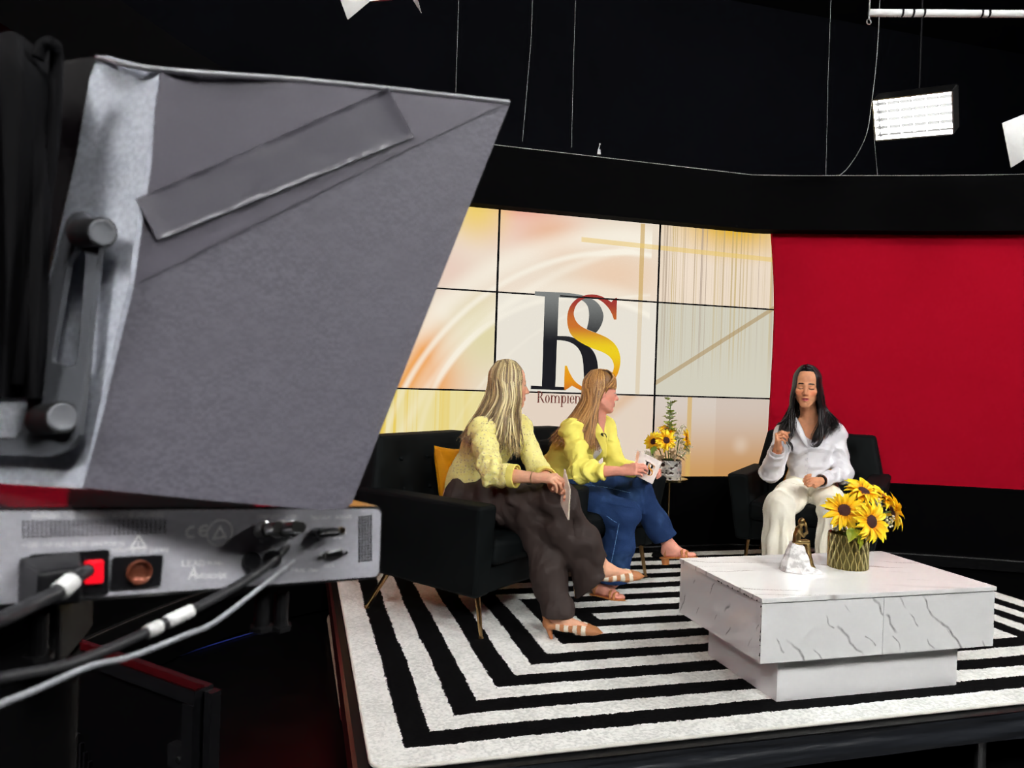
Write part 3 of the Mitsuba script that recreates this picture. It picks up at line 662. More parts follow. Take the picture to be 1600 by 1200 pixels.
for i, (p, dz, d, lb, sc) in enumerate(S): sunflower(at(*p, Zs + dz), d, r2 + [.01 * i - .015, 0, 0], 60 + i, lb, sc)
eu = thing('eucalyptus_sprig', 'pale green eucalyptus sprig rising above the side table sunflowers', 'plant')
epts = spline([r2, at(1048, 700, Zs + .03), at(1046, 668, Zs + .02), at(1048, 626, Zs)], 20); obj('stem', tube(epts, .0025, 6), M_stem, eu, True)
EUC = []
for k, (c1, c2) in enumerate([((150, 168, 100), (206, 214, 150)), ((110, 134, 40), (180, 186, 80)), ((196, 214, 190), (226, 236, 214))]):
    m = leaf_mesh(.042, .021, .1); t = meshkit.fbm(m.vertices * 60, 2, k)[:, None]; EUC.append(mikit.ply(m, M_green, smooth=True, color=np.array(lin(*c1)) * (1 - t) + np.array(lin(*c2)) * t))
r_ = RS(8)
for i in range(34):
    s = i / 33; p = epts[int((.45 + .55 * s) * (len(epts) - 1))]; g = i * 2.4; e = .2 + .9 * s
    d = np.array([math.cos(g), math.sin(g), e * .8 - .1]); d /= np.linalg.norm(d); sc = (1.7 - .7 * s) * (.8 + .4 * r_.rand()); p = p + r_.randn(3) * .008
    s_ = np.cross([0, 0, 1.0], d); s_ /= np.linalg.norm(s_); obj('leaf', EUC[i % 3], None, eu, to_world=tw(frame(d * sc, s_ * sc, np.cross(d, s_) * sc, p)))
ls = thing('leaf_spray', 'dark drooping leaves around the rim of the hammered vase', 'leaves')
obj('stem', tube(spline([r2, vb + [0, -.02, .16], at(1048, 706, Zs - .08)], 8), .003, 6), M_stem, ls, True)
for p, d, kd in [((1047, 708), (.2, -.7, -.4), 2), ((1038, 712), (-.8, -.4, -.25), 2), ((1056, 712), (.8, -.4, -.2), 2), ((1066, 694), (.8, -.3, -.5), 1), ((1026, 698), (-.7, -.4, -.4), 1), ((1050, 705), (-.4, -.8, .1), 2)]: leaf(ls, at(*p, Zs - .06), np.array(d), kd, .85)
filler('filler_sprig', [at(*p, Zs - .02) for p in [(1058, 683), (1066, 692), (1070, 700), (1062, 706), (1018, 704), (1013, 709), (1022, 712), (1074, 704), (1060, 676), (1066, 668), (1068, 712)]], r2, 5, 'tiny white filler blossoms in the hammered vase')

# ---------------------------------------------------------------- figurine
fg = thing('figurine', 'small brass figure of a seated thinker on a white stone block', 'figurine')
fo = np.array([2.072, 2.795, TZ]); ex, ey = CR * [1, 1, 0], CF * [1, 1, 0]; ex = ex / np.linalg.norm(ex); ey = ey / np.linalg.norm(ey)
FM = frame(ex, ey, np.array([0, 0, 1.0]), fo)                   # x to the right of the picture, y away
hull_ = lambda P: m3.Manifold.batch_hull([m3.Manifold.sphere(.004, 8).translate(p) for p in P])
rk = tm(hull_([(-.076, .02, .004), (-.066, -.03, .004), (-.01, -.055, .004), (.030, -.045, .004), (.036, .04, .004), (-.03, .055, .004), (-.070, .0, .045), (-.040, -.02, .118), (.004, -.032, .110), (.010, .03, .112), (-.03, .03, .12), (.022, -.040, .06), (.026, .035, .06)]) + hull_([(.0, -.05, .004), (.084, -.042, .004), (.08, .035, .004), (.0, .05, .004), (.03, -.045, .03), (.074, -.03, .010), (.03, .035, .03)]))
rk = trimesh.Trimesh(*trimesh.remesh.subdivide_to_size(rk.vertices, rk.faces, .008)); v = rk.vertices; nn = rk.vertex_normals
w = meshkit.fbm(v * 60, 3, 2) - .5; rk.vertices = v + nn * (w * .010)[:, None] * (v[:, 2:3] > .006)
obj('stone', xf(rk, FM), mat('white_stone', proc(lambda p, n, uv: mix(lin(196, 194, 192), lin(240, 239, 237), smoothstep(.3, .6, fbm(p.x * 55, p.y * 55, p.z * 55, 4)))), .75), fg, 30)
f = Field(); k = .006
f.chain([(-.018, -.008, .128), (-.017, -.008, .155), (-.010, -.008, .180)], [.017, .0145, .016], k).cap((-.008, -.008, .186), (-.004, -.008, .196), .007, .007, k)
f.ell((.0, -.008, .212), (.0145, .013, .019), Rot.from_euler('y', 14, degrees=True).as_matrix(), k)
for s, y in ((-1, -.016), (1, .002)):
    f.chain([(-.014, y, .127), (.026, y - .002, .130), (.035, y, .082), (.050, y - .004, .026)], [.011, .0085, .0075, .0055], .004).cap((.050, y - .004, .026), (.062, y - .012, .014), .006, .005, k)
f.chain([(-.013, -.023, .182), (.004, -.026, .155), (.022, -.014, .170), (.018, -.012, .196)], [.0065, .0055, .005, .0045], .004)
f.chain([(-.010, .010, .182), (.010, .010, .152), (.027, -.002, .165), (.020, -.004, .198)], [.0065, .0055, .005, .0045], .004)
f.cap((.016, -.012, .200), (.017, -.004, .207), .006, .006, .004)
obj('figure', xf(surf(f, .0016), FM), mat('aged_brass', proc(lambda p, n, uv: mix(lin(112, 86, 48), lin(196, 168, 112), fbm(p.x * 90, p.y * 90, p.z * 90))), .28, 1.0), fg, True, label='brass figure')
# ---------------------------------------------------------------- lamps of the studio
M_lampback = mat('lamp_back', [.03, .03, .03], .6, specular=.1)
M_reflect = mat('lamp_reflector', [.55, .55, .55], .25, 1.0)
def softbank(pos, aim, w, h, rad, label, cols=6, rows=4, doors=True, up=(0, 0, 1), group=None, tilt=0):
    """A fluorescent bank: housing, bare tubes, egg-crate louvre and barn doors; hangs from the ceiling by a yoke."""
    pos, aim = np.array(pos, float), np.array(aim, float); n = aim - pos; n /= np.linalg.norm(n)
    a = np.cross(n, up); a /= np.linalg.norm(a); b = np.cross(a, n)
    a, b = a * math.cos(tilt) + b * math.sin(tilt), b * math.cos(tilt) - a * math.sin(tilt); M = frame(a, b, np.cross(a, b), pos)   # local z = -n : back
    k = thing('studio_lamp', label, 'lamp', group); D = .12; X = lambda m: xf(m, M)
    obj('housing', X(bx(-w / 2, w / 2, -h / 2, h / 2, D, D + .012)), M_lampback, k); obj('housing', X(cat(bx(-w / 2 - .008, -w / 2, -h / 2, h / 2, 0, D), bx(w / 2, w / 2 + .008, -h / 2, h / 2, 0, D), bx(-w / 2, w / 2, -h / 2 - .008, -h / 2, 0, D), bx(-w / 2, w / 2, h / 2, h / 2 + .008, 0, D))), M_reflect, k)
    nt = max(3, int(rows)); tubes = cat(*[cyl((-w / 2 + .01, (i + .5) / nt * h - h / 2, D * .72), (w / 2 - .01, (i + .5) / nt * h - h / 2, D * .72), .017, 10) for i in range(nt)])
    obj('tube', X(tubes), M_white, k, emitter={'type': 'area', 'radiance': {'type': 'rgb', 'value': [rad, rad, rad * .97]}}, label='glowing fluorescent tubes')
    if cols:
        lv = [bx(i / cols * w - w / 2 - .0008, i / cols * w - w / 2 + .0008, -h / 2, h / 2, .002, .05) for i in range(cols + 1)] + [bx(-w / 2, w / 2, j / rows * h - h / 2 - .0008, j / rows * h - h / 2 + .0008, .002, .05) for j in range(rows + 1)]
        for q in lv: obj('louvre_vane', X(q), M_reflect, k)
    if doors:
        for s in (-1, 1): obj('barn_door', X(hullpts([(s * w / 2, -h / 2, 0), (s * w / 2, h / 2, 0), (s * (w / 2 + .10), -h * .58, -.16), (s * (w / 2 + .10), h * .58, -.16)], .002, 6)), M_white, k)
    top = X(trimesh.Trimesh([[0, 0, D + .012]], [])).vertices[0]
    hook = top * [1, 1, 0] + [0, 0, 4.7]
    obj('yoke', cat(tube([top, top + [0, 0, .12]], .010, 6), tube([top + [0, 0, .12], hook], .008, 6)), M_black, k, label='hanger rod')
    return k
def lamp_up(): return np.array([0, 0, 1.0])
softbank(at(1425, 183, 5.0), (.9, 2.6, .6), .47, .27, BACK, 'lit louvred studio lamp high in front of the dark wall', 6, 5, doors=False, tilt=.12)
softbank(at(1668, 196, 4.3), (1.5, 2.6, .6), .30, .24, BACK, 'studio lamp with a bright white barn door at the edge of the view', 4, 4, tilt=.1)
softbank(at(600, -34, 4.4), (-.8, 2.4, .3), .26, .24, BACK, 'louvred studio lamp with a white barn door high above the foreground hood', 4, 4, tilt=.0)
# the key lamps stand on the lighting grid behind and beside the photographer
for i, (p, q, w, h) in enumerate([((-2.2, -.9, 3.5), (1.2, 3.9, .7), 1.2, .8), ((3.2, -1.0, 3.6), (2.4, 3.6, .6), 1.2, .8), ((.6, -1.6, 3.7), (1.6, 3.6, .8), 1.2, .8), ((5.2, 1.4, 3.6), (2.0, 3.6, .7), .9, .6)]):
    softbank(p, q, w, h, KEY, 'studio key lamp on the lighting grid above and behind the viewer', 0, 4, doors=False, group='key lamps on the grid')
# grid pipe, wires
pa, pb = at(1358, 20, 3.6), at(1640, 22, 3.6)
gp = thing('grid_pipe', 'pale lighting pipe hanging near the ceiling at the upper edge', 'pipe')
obj('pipe', cyl(pa, pa + (pb - pa) * 2.2, .017), M_white, gp, True)
obj('end_hook', cat(tube([pa + [0, 0, .06], pa + [0, 0, -.03]], .005, 6), tube(pa + [0, 0, -.042] + .012 * np.array([[math.cos(g), 0, math.sin(g)] for g in np.linspace(0, 6.28, 14)]), .003, 6), tube([pa + [0, 0, .05], np.r_[pa[:2], 4.7]], .004, 5)), M_steel, gp)
obj('hanger', tube([pa + (pb - pa) * 1.6, (pa + (pb - pa) * 1.6) * [1, 1, 0] + [0, 0, 4.7]], .005, 6), M_black, gp)
obj('tie', cat(*[xf(lathe([(.018, -.004), (.0195, -.004), (.0195, .004), (.018, .004)], 12), frame(*(lambda d, a: (a, np.cross(d, a), d))((pb - pa) / np.linalg.norm(pb - pa), np.array([0, 0, 1.0])), pa + (pb - pa) * s)) for s in (.18, .24, .3, .62, .66)]), M_black, gp)
hy = lambda x, y: ony(x, y, 4.86)
for (a, b, lb) in [((717, -8), (711, 172), 'thin pale cord hanging in front of the dark wall beside the hood corner'), ((830, 60), (816, 228), 'slanting thin cord reaching the header near the hood'), ((896, 100), (893, 230), 'short fine cord hanging above the video wall logo, beside the slanting cord'), ((1294, 120), (1290, 287), 'straight thin cord above the end of the video wall')]:
    p, q = hy(*a), hy(*b); q[2] = 2.768; p2 = p.copy(); p2[2] = 4.7
    obj('cord', tube([p2, p, q], .0013, 5), M_wire, None, label=lb, cat='cord')
obj('hanging_cable', tube(spline([np.r_[hy(1372, 60)[:2], 4.7], hy(1372, 60), hy(1362, 160), hy(1352, 215), hy(1325, 262), hy(1296, 284)], 40), .003, 6), M_wire, None, True, 'curved cable drooping beside the louvred lamp to the header', cat='cable')
obj('hanging_cable', tube(spline([hy(1364, 165), hy(1366, 215), hy(1372, 283)], 20), .002, 6), M_wire, None, True, 'short loose cable end hanging below the louvred lamp', cat='cable')

q = ony(936, 236, 4.84); cq = lambda o: q + np.array(o)
ck = thing('header_clip', 'tiny pale clip on the top edge of the black header above the logo', 'clip')
obj('jaw', hullpts([cq((-.012, 0, -.02)), cq((.012, 0, -.02)), cq((-.008, 0, .012)), cq((.008, 0, .012)), cq((0, .03, -.02))], .003), M_steel, ck, 30)
obj('lever', cat(cyl(cq((-.004, 0, .012)), cq((.004, 0, .045)), .003, 8), xf(trimesh.creation.icosphere(2, .006), mtx(None, cq((.004, 0, .047))))), M_white, ck, True)
# ---------------------------------------------------------------- the teleprompter in the foreground
def plastic(lo, hi, s): return proc(lambda p, n, uv: mix(lo, hi, smoothstep(.25, .75, fbm(p.x * s, p.y * s, p.z * s, 3))))
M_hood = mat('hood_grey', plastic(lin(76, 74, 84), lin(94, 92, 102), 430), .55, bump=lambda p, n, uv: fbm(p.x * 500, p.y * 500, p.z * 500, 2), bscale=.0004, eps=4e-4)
M_strip_lit = mat('hood_strip_lit', plastic(lin(176, 180, 194), lin(202, 206, 218), 330), .45)  # pale colour carries the extra light this turned facet catches
M_smooth = mat('hood_smooth', lin(79, 76, 86), .45)
M_tape = mat('grey_tape', lin(76, 74, 82), .36)
M_rubber = mat('matt_black', [.004, .004, .0045], .5, specular=.2)
M_brack = mat('bracket_grey', lin(70, 72, 77), .42, specular=.3)
M_cloth = mat('black_cloth', [.0022, .0022, .0028], .9, sheen=.1, specular=.1)
M_panel = mat('monitor_grey', plastic(lin(182, 181, 190), lin(190, 189, 198), 300), .42)
M_print = mat('white_print', [.97, .97, .98], .7)
M_plug = mat('plug_black', [.004, .004, .005], .35, specular=.3)
tp = thing('teleprompter', 'blurred grey teleprompter hood and monitor close to the viewer', 'teleprompter')
# hood: the near side panel lies in one upright plane, its rear strip is folded along a line
A, B_ = at(250, 108, .52), at(795, 160, .66)
h1 = (B_ - A) * [1, 1, 0]; h1 /= np.linalg.norm(h1); hn = np.cross(h1, [0, 0, 1.0]); hn /= np.linalg.norm(hn)
if hn.dot(EYE - A) < 0: hn = -hn
hp = lambda x, y, o=0.0: onplane(x, y, A + hn * o, hn)
def sheet(P, n, th): 
    P = np.array(P); n = np.asarray(n); k = len(P); V = np.vstack([P, P - n * th])
    # planar polygon triangulated in 2-D
    a = P[1] - P[0]; a = a / np.linalg.norm(a); b = np.cross(n, a); q = np.c_[(P - P[0]).dot(a), (P - P[0]).dot(b)]
    m = trimesh.creation.extrude_polygon(Polygon(q), th, engine='earcut')
    return xf(m, frame(a, b, np.cross(a, b), P[0] - np.cross(a, b) * th))
side = [hp(*p) for p in [(250, 108), (500, 128), (793, 159), (796, 164), (550, 786), (540, 795), (500, 797), (330, 782), (128, 762), (163, 600), (200, 450)]]
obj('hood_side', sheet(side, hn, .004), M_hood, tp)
# strip, turned towards the left
ln = hp(250, 108); l2 = hp(128, 762); ax = (ln - l2) / np.linalg.norm(ln - l2)
tl = at(152, 88, .555); sn = np.cross(tl - l2, ax); sn /= np.linalg.norm(sn)
if sn.dot(EYE - l2) < 0: sn = -sn
spp = lambda x, y, o=0.0: onplane(x, y, l2 + sn * o, sn)
obj('hood_strip_lit', sheet([spp(250, 108), spp(200, 450), spp(163, 600), spp(128, 764), spp(-60, 752), spp(60, 500), spp(118, 250), spp(140, 120), spp(152, 88), spp(165, 86)], sn, .004), M_strip_lit, tp, label='folded strip at the rear of the hood, light on it painted as a paler colour')
# smooth overlay triangle and the strip of tape
obj('hood_flap', sheet([hp(252, 112, .0012), hp(490, 131, .0012), hp(788, 163, .0012), hp(660, 222, .0012), hp(430, 335, .0012), hp(200, 450, .0012), hp(222, 300, .0012)], hn, .001), M_smooth, tp, label='smooth cloth flap along the top of the hood')
def tape(u, v):
    c = [hp(212, 312, .003), hp(603, 140, .003), hp(646, 214, .003), hp(246, 376, .003)]
    P = (c[0] * ((1 - u) * (1 - v))[..., None] + c[1] * (u * (1 - v))[..., None] + c[2] * (u * v)[..., None] + c[3] * ((1 - u) * v)[..., None])
    e = .0022 * np.exp(-((u) / .035) ** 2) + .004 * np.exp(-((1 - u) / .03) ** 2) * (1 - v) + .0018 * (np.exp(-(v / .03) ** 2) + np.exp(-((1 - v) / .03) ** 2)) * meshkit.noise(np.stack([u * 30, v * 3, u * 0], -1), 4) + .0015 * (meshkit.fbm(np.stack([u * 9, v * 4, u * 0], -1), 3, 2) - .5)
    return P + e[..., None] * hn
obj('tape', grid(tape, 70, 18), M_tape, tp, True, label='strip of grey tape stuck across the hood')
# top edge, top panel and far side of the hood
inw = -hn
tr = np.array([hp(250, 108), hp(793, 159)])
obj('rim_highlight', tube(spline([spp(152, 90), spp(250, 109), hp(500, 128), hp(795, 160)], 24), .0022, 6), mat('highlight_grey', lin(190, 190, 196), .3, .4), tp, True)  # bright highlight of the top edge, painted in as a pale tube
wd = .34
obj('hood_top', hullpts([tr[0] + inw * .006, tr[1] + inw * .006, tr[1] + inw * wd, tr[0] + inw * wd], .0018, 6), M_rubber, tp)
fs = [p + inw * wd for p in side]
obj('hood_far_side', sheet(fs, hn, .004), M_rubber, tp)
# black frame and cloth sleeve at the rear
dk = lambda x, y, Z=.575: at(x, y, Z)
fr = [dk(152, 88), dk(140, 130), dk(116, 260), dk(70, 440), dk(20, 600), dk(-60, 640), dk(-60, 300), dk(60, 100), dk(95, 95)]
fcn = -CF
def flatpoly(P, th):  # polygon facing the viewer's half space
    P = np.array(P); c = P.mean(0); u, s, vt = np.linalg.svd(P - c); n = vt[2]
    if n.dot(EYE - c) < 0: n = -n
    Q = P - ((P - c).dot(n))[:, None] * n; return sheet(Q, n, th)
obj('rear_frame', flatpoly(fr, .03), mat('frame_black', [.002, .0012, .0018], .3, specular=.15), tp, label='black rear frame of the hood')
def sleeve(u, v):
    x = -70 + 160 * u - 20 * v * u; y = 62 + 560 * v + 14 * np.sin(u * 9) * (1 - v)
    Z = .50 + .016 * np.sin(u * 17 + v * 2.0) * (.4 + .6 * v) + .012 * np.sin(u * 7 - v * 3) + .03 * np.clip(u - .8, 0, 1) * 5
    top = np.clip(1 - v * 14, 0, 1); Z = Z + .03 * top
    return EYE + (CF + CR * ((x - 800) / FPX)[..., None] - CU * ((y - 600) / FPX)[..., None]) * Z[..., None]
obj('cloth_sleeve', grid(sleeve, 60, 40), M_cloth, tp, True, label='black cloth sleeve hanging in folds')
obj('sleeve_roll', tube(spline([at(58, 92, .50), at(68, 70, .50), at(82, 70, .50), at(88, 92, .51), at(80, 240, .51), at(52, 420, .51), at(28, 600, .51)], 40), .0042, 8), M_cloth, tp, True)
# slotted bracket with two thumb screws
bo = .012; bq = lambda x, y, o=bo: spp(x, y, o)
outer = [(104, 345), (112, 334), (128, 331), (150, 345), (158, 365), (140, 500), (128, 640), (122, 680), (108, 700), (80, 714), (-80, 708), (-80, 604), (10, 606), (34, 612), (43, 625), (42, 640), (34, 668), (18, 684), (-80, 684), (-80, 590), (20, 580), (44, 572), (52, 562), (72, 470), (92, 385)]
bp = Polygon([(p - bq(0, 0)).dot(h) for h in ()] ) if False else None
def plate(outl, holes, o, th):
    e1 = ax_h; e2 = np.cross(sn, e1); o0 = bq(100, 500, o)
    tp2 = lambda q: ((bq(*q, o) - o0).dot(e1), (bq(*q, o) - o0).dot(e2))
    pg = Polygon([tp2(q) for q in outl], [[tp2(q) for q in h] for h in holes]).buffer(0)
    pg = pg.buffer(-.0015).buffer(.003).buffer(-.0015)
    m = trimesh.util.concatenate([trimesh.creation.extrude_polygon(g, th, engine='earcut') for g in getattr(pg, 'geoms', [pg])])
    return xf(m, frame(e1, e2, np.cross(e1, e2), o0 - np.cross(e1, e2) * th))
ax_h = np.cross([0, 0, 1.0], sn); ax_h /= np.linalg.norm(ax_h)
slot = [(116, 392), (124, 388), (133, 394), (134, 402), (121, 560), (117, 572), (100, 572), (82, 566), (80, 560), (106, 410)]
out2 = [(104, 345), (112, 334), (128, 331), (150, 345), (158, 365), (140, 500), (128, 640), (122, 680), (108, 700), (80, 714), (-90, 708), (-90, 586), (20, 580), (44, 572), (52, 562), (72, 470), (92, 385)]
win = [(-80, 606), (28, 608), (42, 618), (44, 632), (36, 668), (24, 684), (-80, 684)]
obj('bracket', plate(out2, [slot, win], bo, .004), M_brack, tp, label='slotted grey bracket')
for i, (a, b, r) in enumerate([((128, 365), (160, 363), .0095), ((66, 657), (98, 652), .0102)]):
    p = bq(*a); q = at(b[0], b[1], (p - EYE).dot(CF) - .022); d = (q - p) / np.linalg.norm(q - p)
    k = obj('thumb_screw', cat(cone(p, p + (q - p) * .8, r * 1.05, r * 1.0, 20), cyl(p + (q - p) * .8, q, r, 24)), M_rubber, tp, 30)
    obj('end_cap', xf(lathe([(0, .0002), (r * .62, .0002), (r * .68, .001), (r * .85, .001), (r * .9, 0)], 24), dirframe(d, q)), mat('cap_grey%d' % i, lin(112, 114, 120), .4), k, True)

# monitor below the hood
ml, mr = at(0, 870, .49), at(588, 848, .69)
e1 = (mr - ml) * [1, 1, 0]; e1 /= np.linalg.norm(e1); e3 = np.cross(e1, [0, 0, 1.0]); e3 /= np.linalg.norm(e3)
if e3.dot(EYE - mr) < 0: e3 = -e3            # towards the viewer
# the unit is pitched a little, as its lower edge shows
mq = lambda x, y, o=0.0: onplane(x, y, mr + e3 * o, e3)
pc = [mq(594, 792), mq(594, 902), mq(0, 948), mq(0, 797)]
e2 = np.array([0, 0, 1.0]); org = mq(594, 848)
lx = lambda x, y: ((mq(x, y) - org).dot(e1), (mq(x, y) - org).dot(e2))
MM = frame(e1, e2, e3, org)
x0m = lx(0, 870)[0] - .06; yt, yb = lx(590, 793)[1], lx(588, 902)[1]
ytl, ybl = lx(0, 796)[1], lx(0, 946)[1]
sl = lambda x, l, r_: r_ + (l - r_) * (x / lx(0, 870)[0])
poly = Polygon([(0, yb + .004), (-.004, yb), (x0m, sl(x0m, ybl, yb)), (x0m, sl(x0m, ytl, yt)), (-.004, yt), (0, yt - .004)]).buffer(.0012)
mo = obj('monitor_case', prism(poly, .26, MM @ mtx(None, (0, 0, -.26))), mat('case_black', [.006, .006, .007], .12, clearcoat=1.0), tp, label='glossy black monitor case')
inner = poly.buffer(-.0052).buffer(.003)
obj('rear_panel', prism(inner, .0012, MM @ mtx(None, (0, 0, .0002))), M_panel, mo, label='grey connector panel')
def dark(pts, th, name, m, lab=None, o=.0014):
    return obj(name, prism(Polygon([lx(*p) for p in pts]).buffer(-.0015).buffer(.0015), th, MM @ mtx(None, (0, 0, o))), m, mo, label=lab)
def text(s, x, y, hpx, wpx, bold=True, slant=0.0):
    m = meshkit.text_mesh(s, 1.0, .01, True); a = lx(x, y); b = lx(x + wpx, y - wpx * .012); w = m.bounds[1][0] - m.bounds[0][0]
    hh = abs(lx(x, y)[1] - lx(x, y - hpx)[1]); sx = (b[0] - a[0]) / w; v = m.vertices.copy(); v[:, 0] -= m.bounds[0][0]
    tilt = (sl(a[0], ytl + ybl, yt + yb) - sl(b[0], ytl + ybl, yt + yb)) * .5 / (a[0] - b[0])
    m.vertices = np.c_[v[:, 0] * sx + v[:, 1] * hh * slant + a[0], v[:, 1] * hh + a[1] + tilt * 0 + v[:, 0] * sx * (b[1] - a[1]) / (b[0] - a[0]), .0014 + v[:, 2] * .02]
    return xf(m, MM)
tx = [text('WARNING: THIS EQUIPMENT MUST BE GROUNDED', 48, 810, 8, 206), text('~ 100-240 VAC 1.5A 50-60Hz FUSE 3A', 34, 854, 7, 160), text('OUTPUT  DC 12V  2.0A MAX', 171, 863, 7, 92),
      text('LEAD', 283, 884, 9, 36, False), text('the way...', 322, 881, 5, 26, False), text('A', 292, 904, 18, 14, False, .15), text('utoscript', 306, 903, 9, 46, False, .1),
      text('COMPOSITE', 401, 810, 6, 34), text('LOOP', 446, 810, 6, 16), text('TALLY LIGHT', 484, 811, 5, 32), text('ASSIGNMENT', 522, 810, 5, 27), text('HD-SDI', 400, 858, 5, 24), text('IN', 404, 848, 4, 6), text('OUT', 440, 850, 4, 9), text('BRIGHT', 399, 894, 4, 20), text('12-15 VDC  >Power', 450, 893, 5, 46), text('VGA IN', 504, 886, 5, 16), text('IMAGE', 519, 835, 4, 20), text('UP  INV', 520, 842, 4, 14)]
# CE mark and the ringed triangle
def ringpoly(cx, cy, r1, r2, a0=0, a1=2 * math.pi):
    g = np.linspace(a0, a1, 40); return Polygon(np.r_[np.c_[cx + r2 * np.cos(g), cy + r2 * np.sin(g)], np.c_[cx + r1 * np.cos(g), cy + r1 * np.sin(g)][::-1]]).buffer(0)
cx, cy = lx(298, 831); u = .0046
marks = [ringpoly(cx, cy, u * .62, u, 1.0, 5.28), ringpoly(cx + u * 2.1, cy, u * .62, u, 1.0, 5.28), sbox(cx + u * 1.2, cy - u * .18, cx + u * 2.4, cy + u * .18)]
cx, cy = lx(342, 832); R_ = abs(lx(342, 811)[1] - cy)
tri = lambda s: Polygon([(cx + s * math.cos(g), cy - .001 + s * math.sin(g)) for g in (math.pi / 2, math.pi * 7 / 6, math.pi * 11 / 6)])
marks += [ringpoly(cx, cy, R_ * .88, R_), tri(R_ * .7).difference(tri(R_ * .34))]
cx, cy = lx(215, 847); marks += [tri(.0075).difference(tri(.0045)), sbox(cx - .0006, cy - .003, cx + .0006, cy + .001)]
obj('lettering', cat(*tx, *[xf(trimesh.creation.extrude_polygon(g, .0004, engine='earcut'), MM @ mtx(None, (0, 0, .0014))) for q in marks for g in getattr(q, 'geoms', [q])]), M_print, mo, label='white printed lettering and marks')
# vents
def vent(x0, x1, y0a, y1a, y0b, y1b, nx, ny, r=.00075):
    ms = []
    for i in range(nx):
        for j in range(ny):
            s, t_ = i / (nx - 1), j / (ny - 1); x = x0 + (x1 - x0) * s; y = (y0a + (y0b - y0a) * s) * (1 - t_) + (y1a + (y1b - y1a) * s) * t_
            a, b = lx(x, y); ms.append(xf(trimesh.creation.cylinder(r, .0006, sections=6), MM @ mtx(None, (a, b, .0016))))
    return cat(*ms)
obj('vent', vent(36, 256, 815, 838, 813, 831, 32, 5, .0009), mat('vent_grey', lin(84, 82, 88), .6), mo, label='grid of small vent holes'); obj('vent', vent(560, 578, 808, 876, 806, 874, 5, 16, .0011), M_plug, mo)
# mains inlet with plug and red switch
dark([(45, 866), (168, 858), (167, 926), (42, 938)], .002, 'mains_inlet', M_plug)
pl = lx(74, 900); pk = obj('mains_plug', xf(hullpts([(pl[0] - .014, pl[1] - .012, .003), (pl[0] + .016, pl[1] - .012, .003), (pl[0] - .014, pl[1] + .012, .003), (pl[0] + .016, pl[1] + .012, .003), (pl[0] - .010, pl[1] - .008, .03), (pl[0] + .010, pl[1] - .010, .03), (pl[0] - .010, pl[1] + .008, .03), (pl[0] + .010, pl[1] + .008, .03)], .003), MM), M_plug, mo, 30)
sw = [lx(*p) for p in [(130, 874), (158, 872), (157, 909), (130, 911)]]; c = np.mean(sw, 0)
obj('power_switch', xf(hullpts([(*p, z) for p in (np.array(sw) - c) * .8 + c for z in (.003, .0055)], .0015), MM), mat('switch_red', [.7, .004, .012], .25), mo, 30, emitter={'type': 'area', 'radiance': rgb([.62, .004, .014])}, label='red illuminated power switch')
dark([(174, 870), (252, 866), (248, 914), (170, 920)], .002, 'socket', M_plug)
a, b = lx(214, 892); obj('socket_ring', xf(lathe([(.0, .0005), (.0062, .0005), (.0075, .004), (.0085, .004), (.0085, 0)], 28), MM @ mtx(None, (a, b, .0032))), mat('socket_copper', lin(120, 66, 48), .3, .6), mo, True)
# BNC connectors, round covers, D-sub, jack
def bnc(px, py, ln_):
    a, b = lx(px, py); return xf(lathe([(0, ln_), (.0045, ln_), (.0048, ln_ * .8), (.0048, ln_ * .5), (.0066, ln_ * .48), (.0066, ln_ * .2), (.0052, ln_ * .18), (.0052, 0)], 20), MM @ mtx(Rot.from_euler('xy', [-.25, .3]).as_matrix(), (a, b, .001)))
for px, py, L in [(402, 829, .022), (426, 829, .026), (446, 828, .018)]: obj('bnc_connector', bnc(px, py, L), M_chrome, mo, 40)
for px, py in [(391, 876), (423, 873)]:
    a, b = lx(px, py); obj('round_cover', xf(lathe([(0, .004), (.0068, .004), (.0076, .002), (.0076, 0)], 28), MM @ mtx(None, (a, b, .0014))), M_plug, mo, 40)
a, b = lx(519, 865); obj('d_sub_socket', cat(xf(rbx(-.0085, .0085, -.0035, .0035, 0, .004, .0015), MM @ mtx(None, (a, b, .001))), *[xf(cyl((s * .0115, 0, 0), (s * .0115, 0, .004), .0016, 8), MM @ mtx(None, (a, b, .001))) for s in (-1, 1)]), M_chrome, mo, 30)
a, b = lx(531, 828); obj('jack', xf(lathe([(0, .001), (.0011, .001), (.0011, .003), (.0028, .003), (.0028, 0)], 16), MM @ mtx(None, (a, b, .001))), M_gold, mo, 40)
# cables
def cable(P, r, m, lab, name='cable'):
    return obj(name, tube(spline(P, 60), r, 10), m, None, True, lab, cat='cable')
M_cab = mat('cable_black', [.018, .018, .020], .3); M_cabg = mat('cable_grey', lin(150, 152, 158), .4)
dep = lambda x: float((mq(x, 870) - EYE).dot(CF))
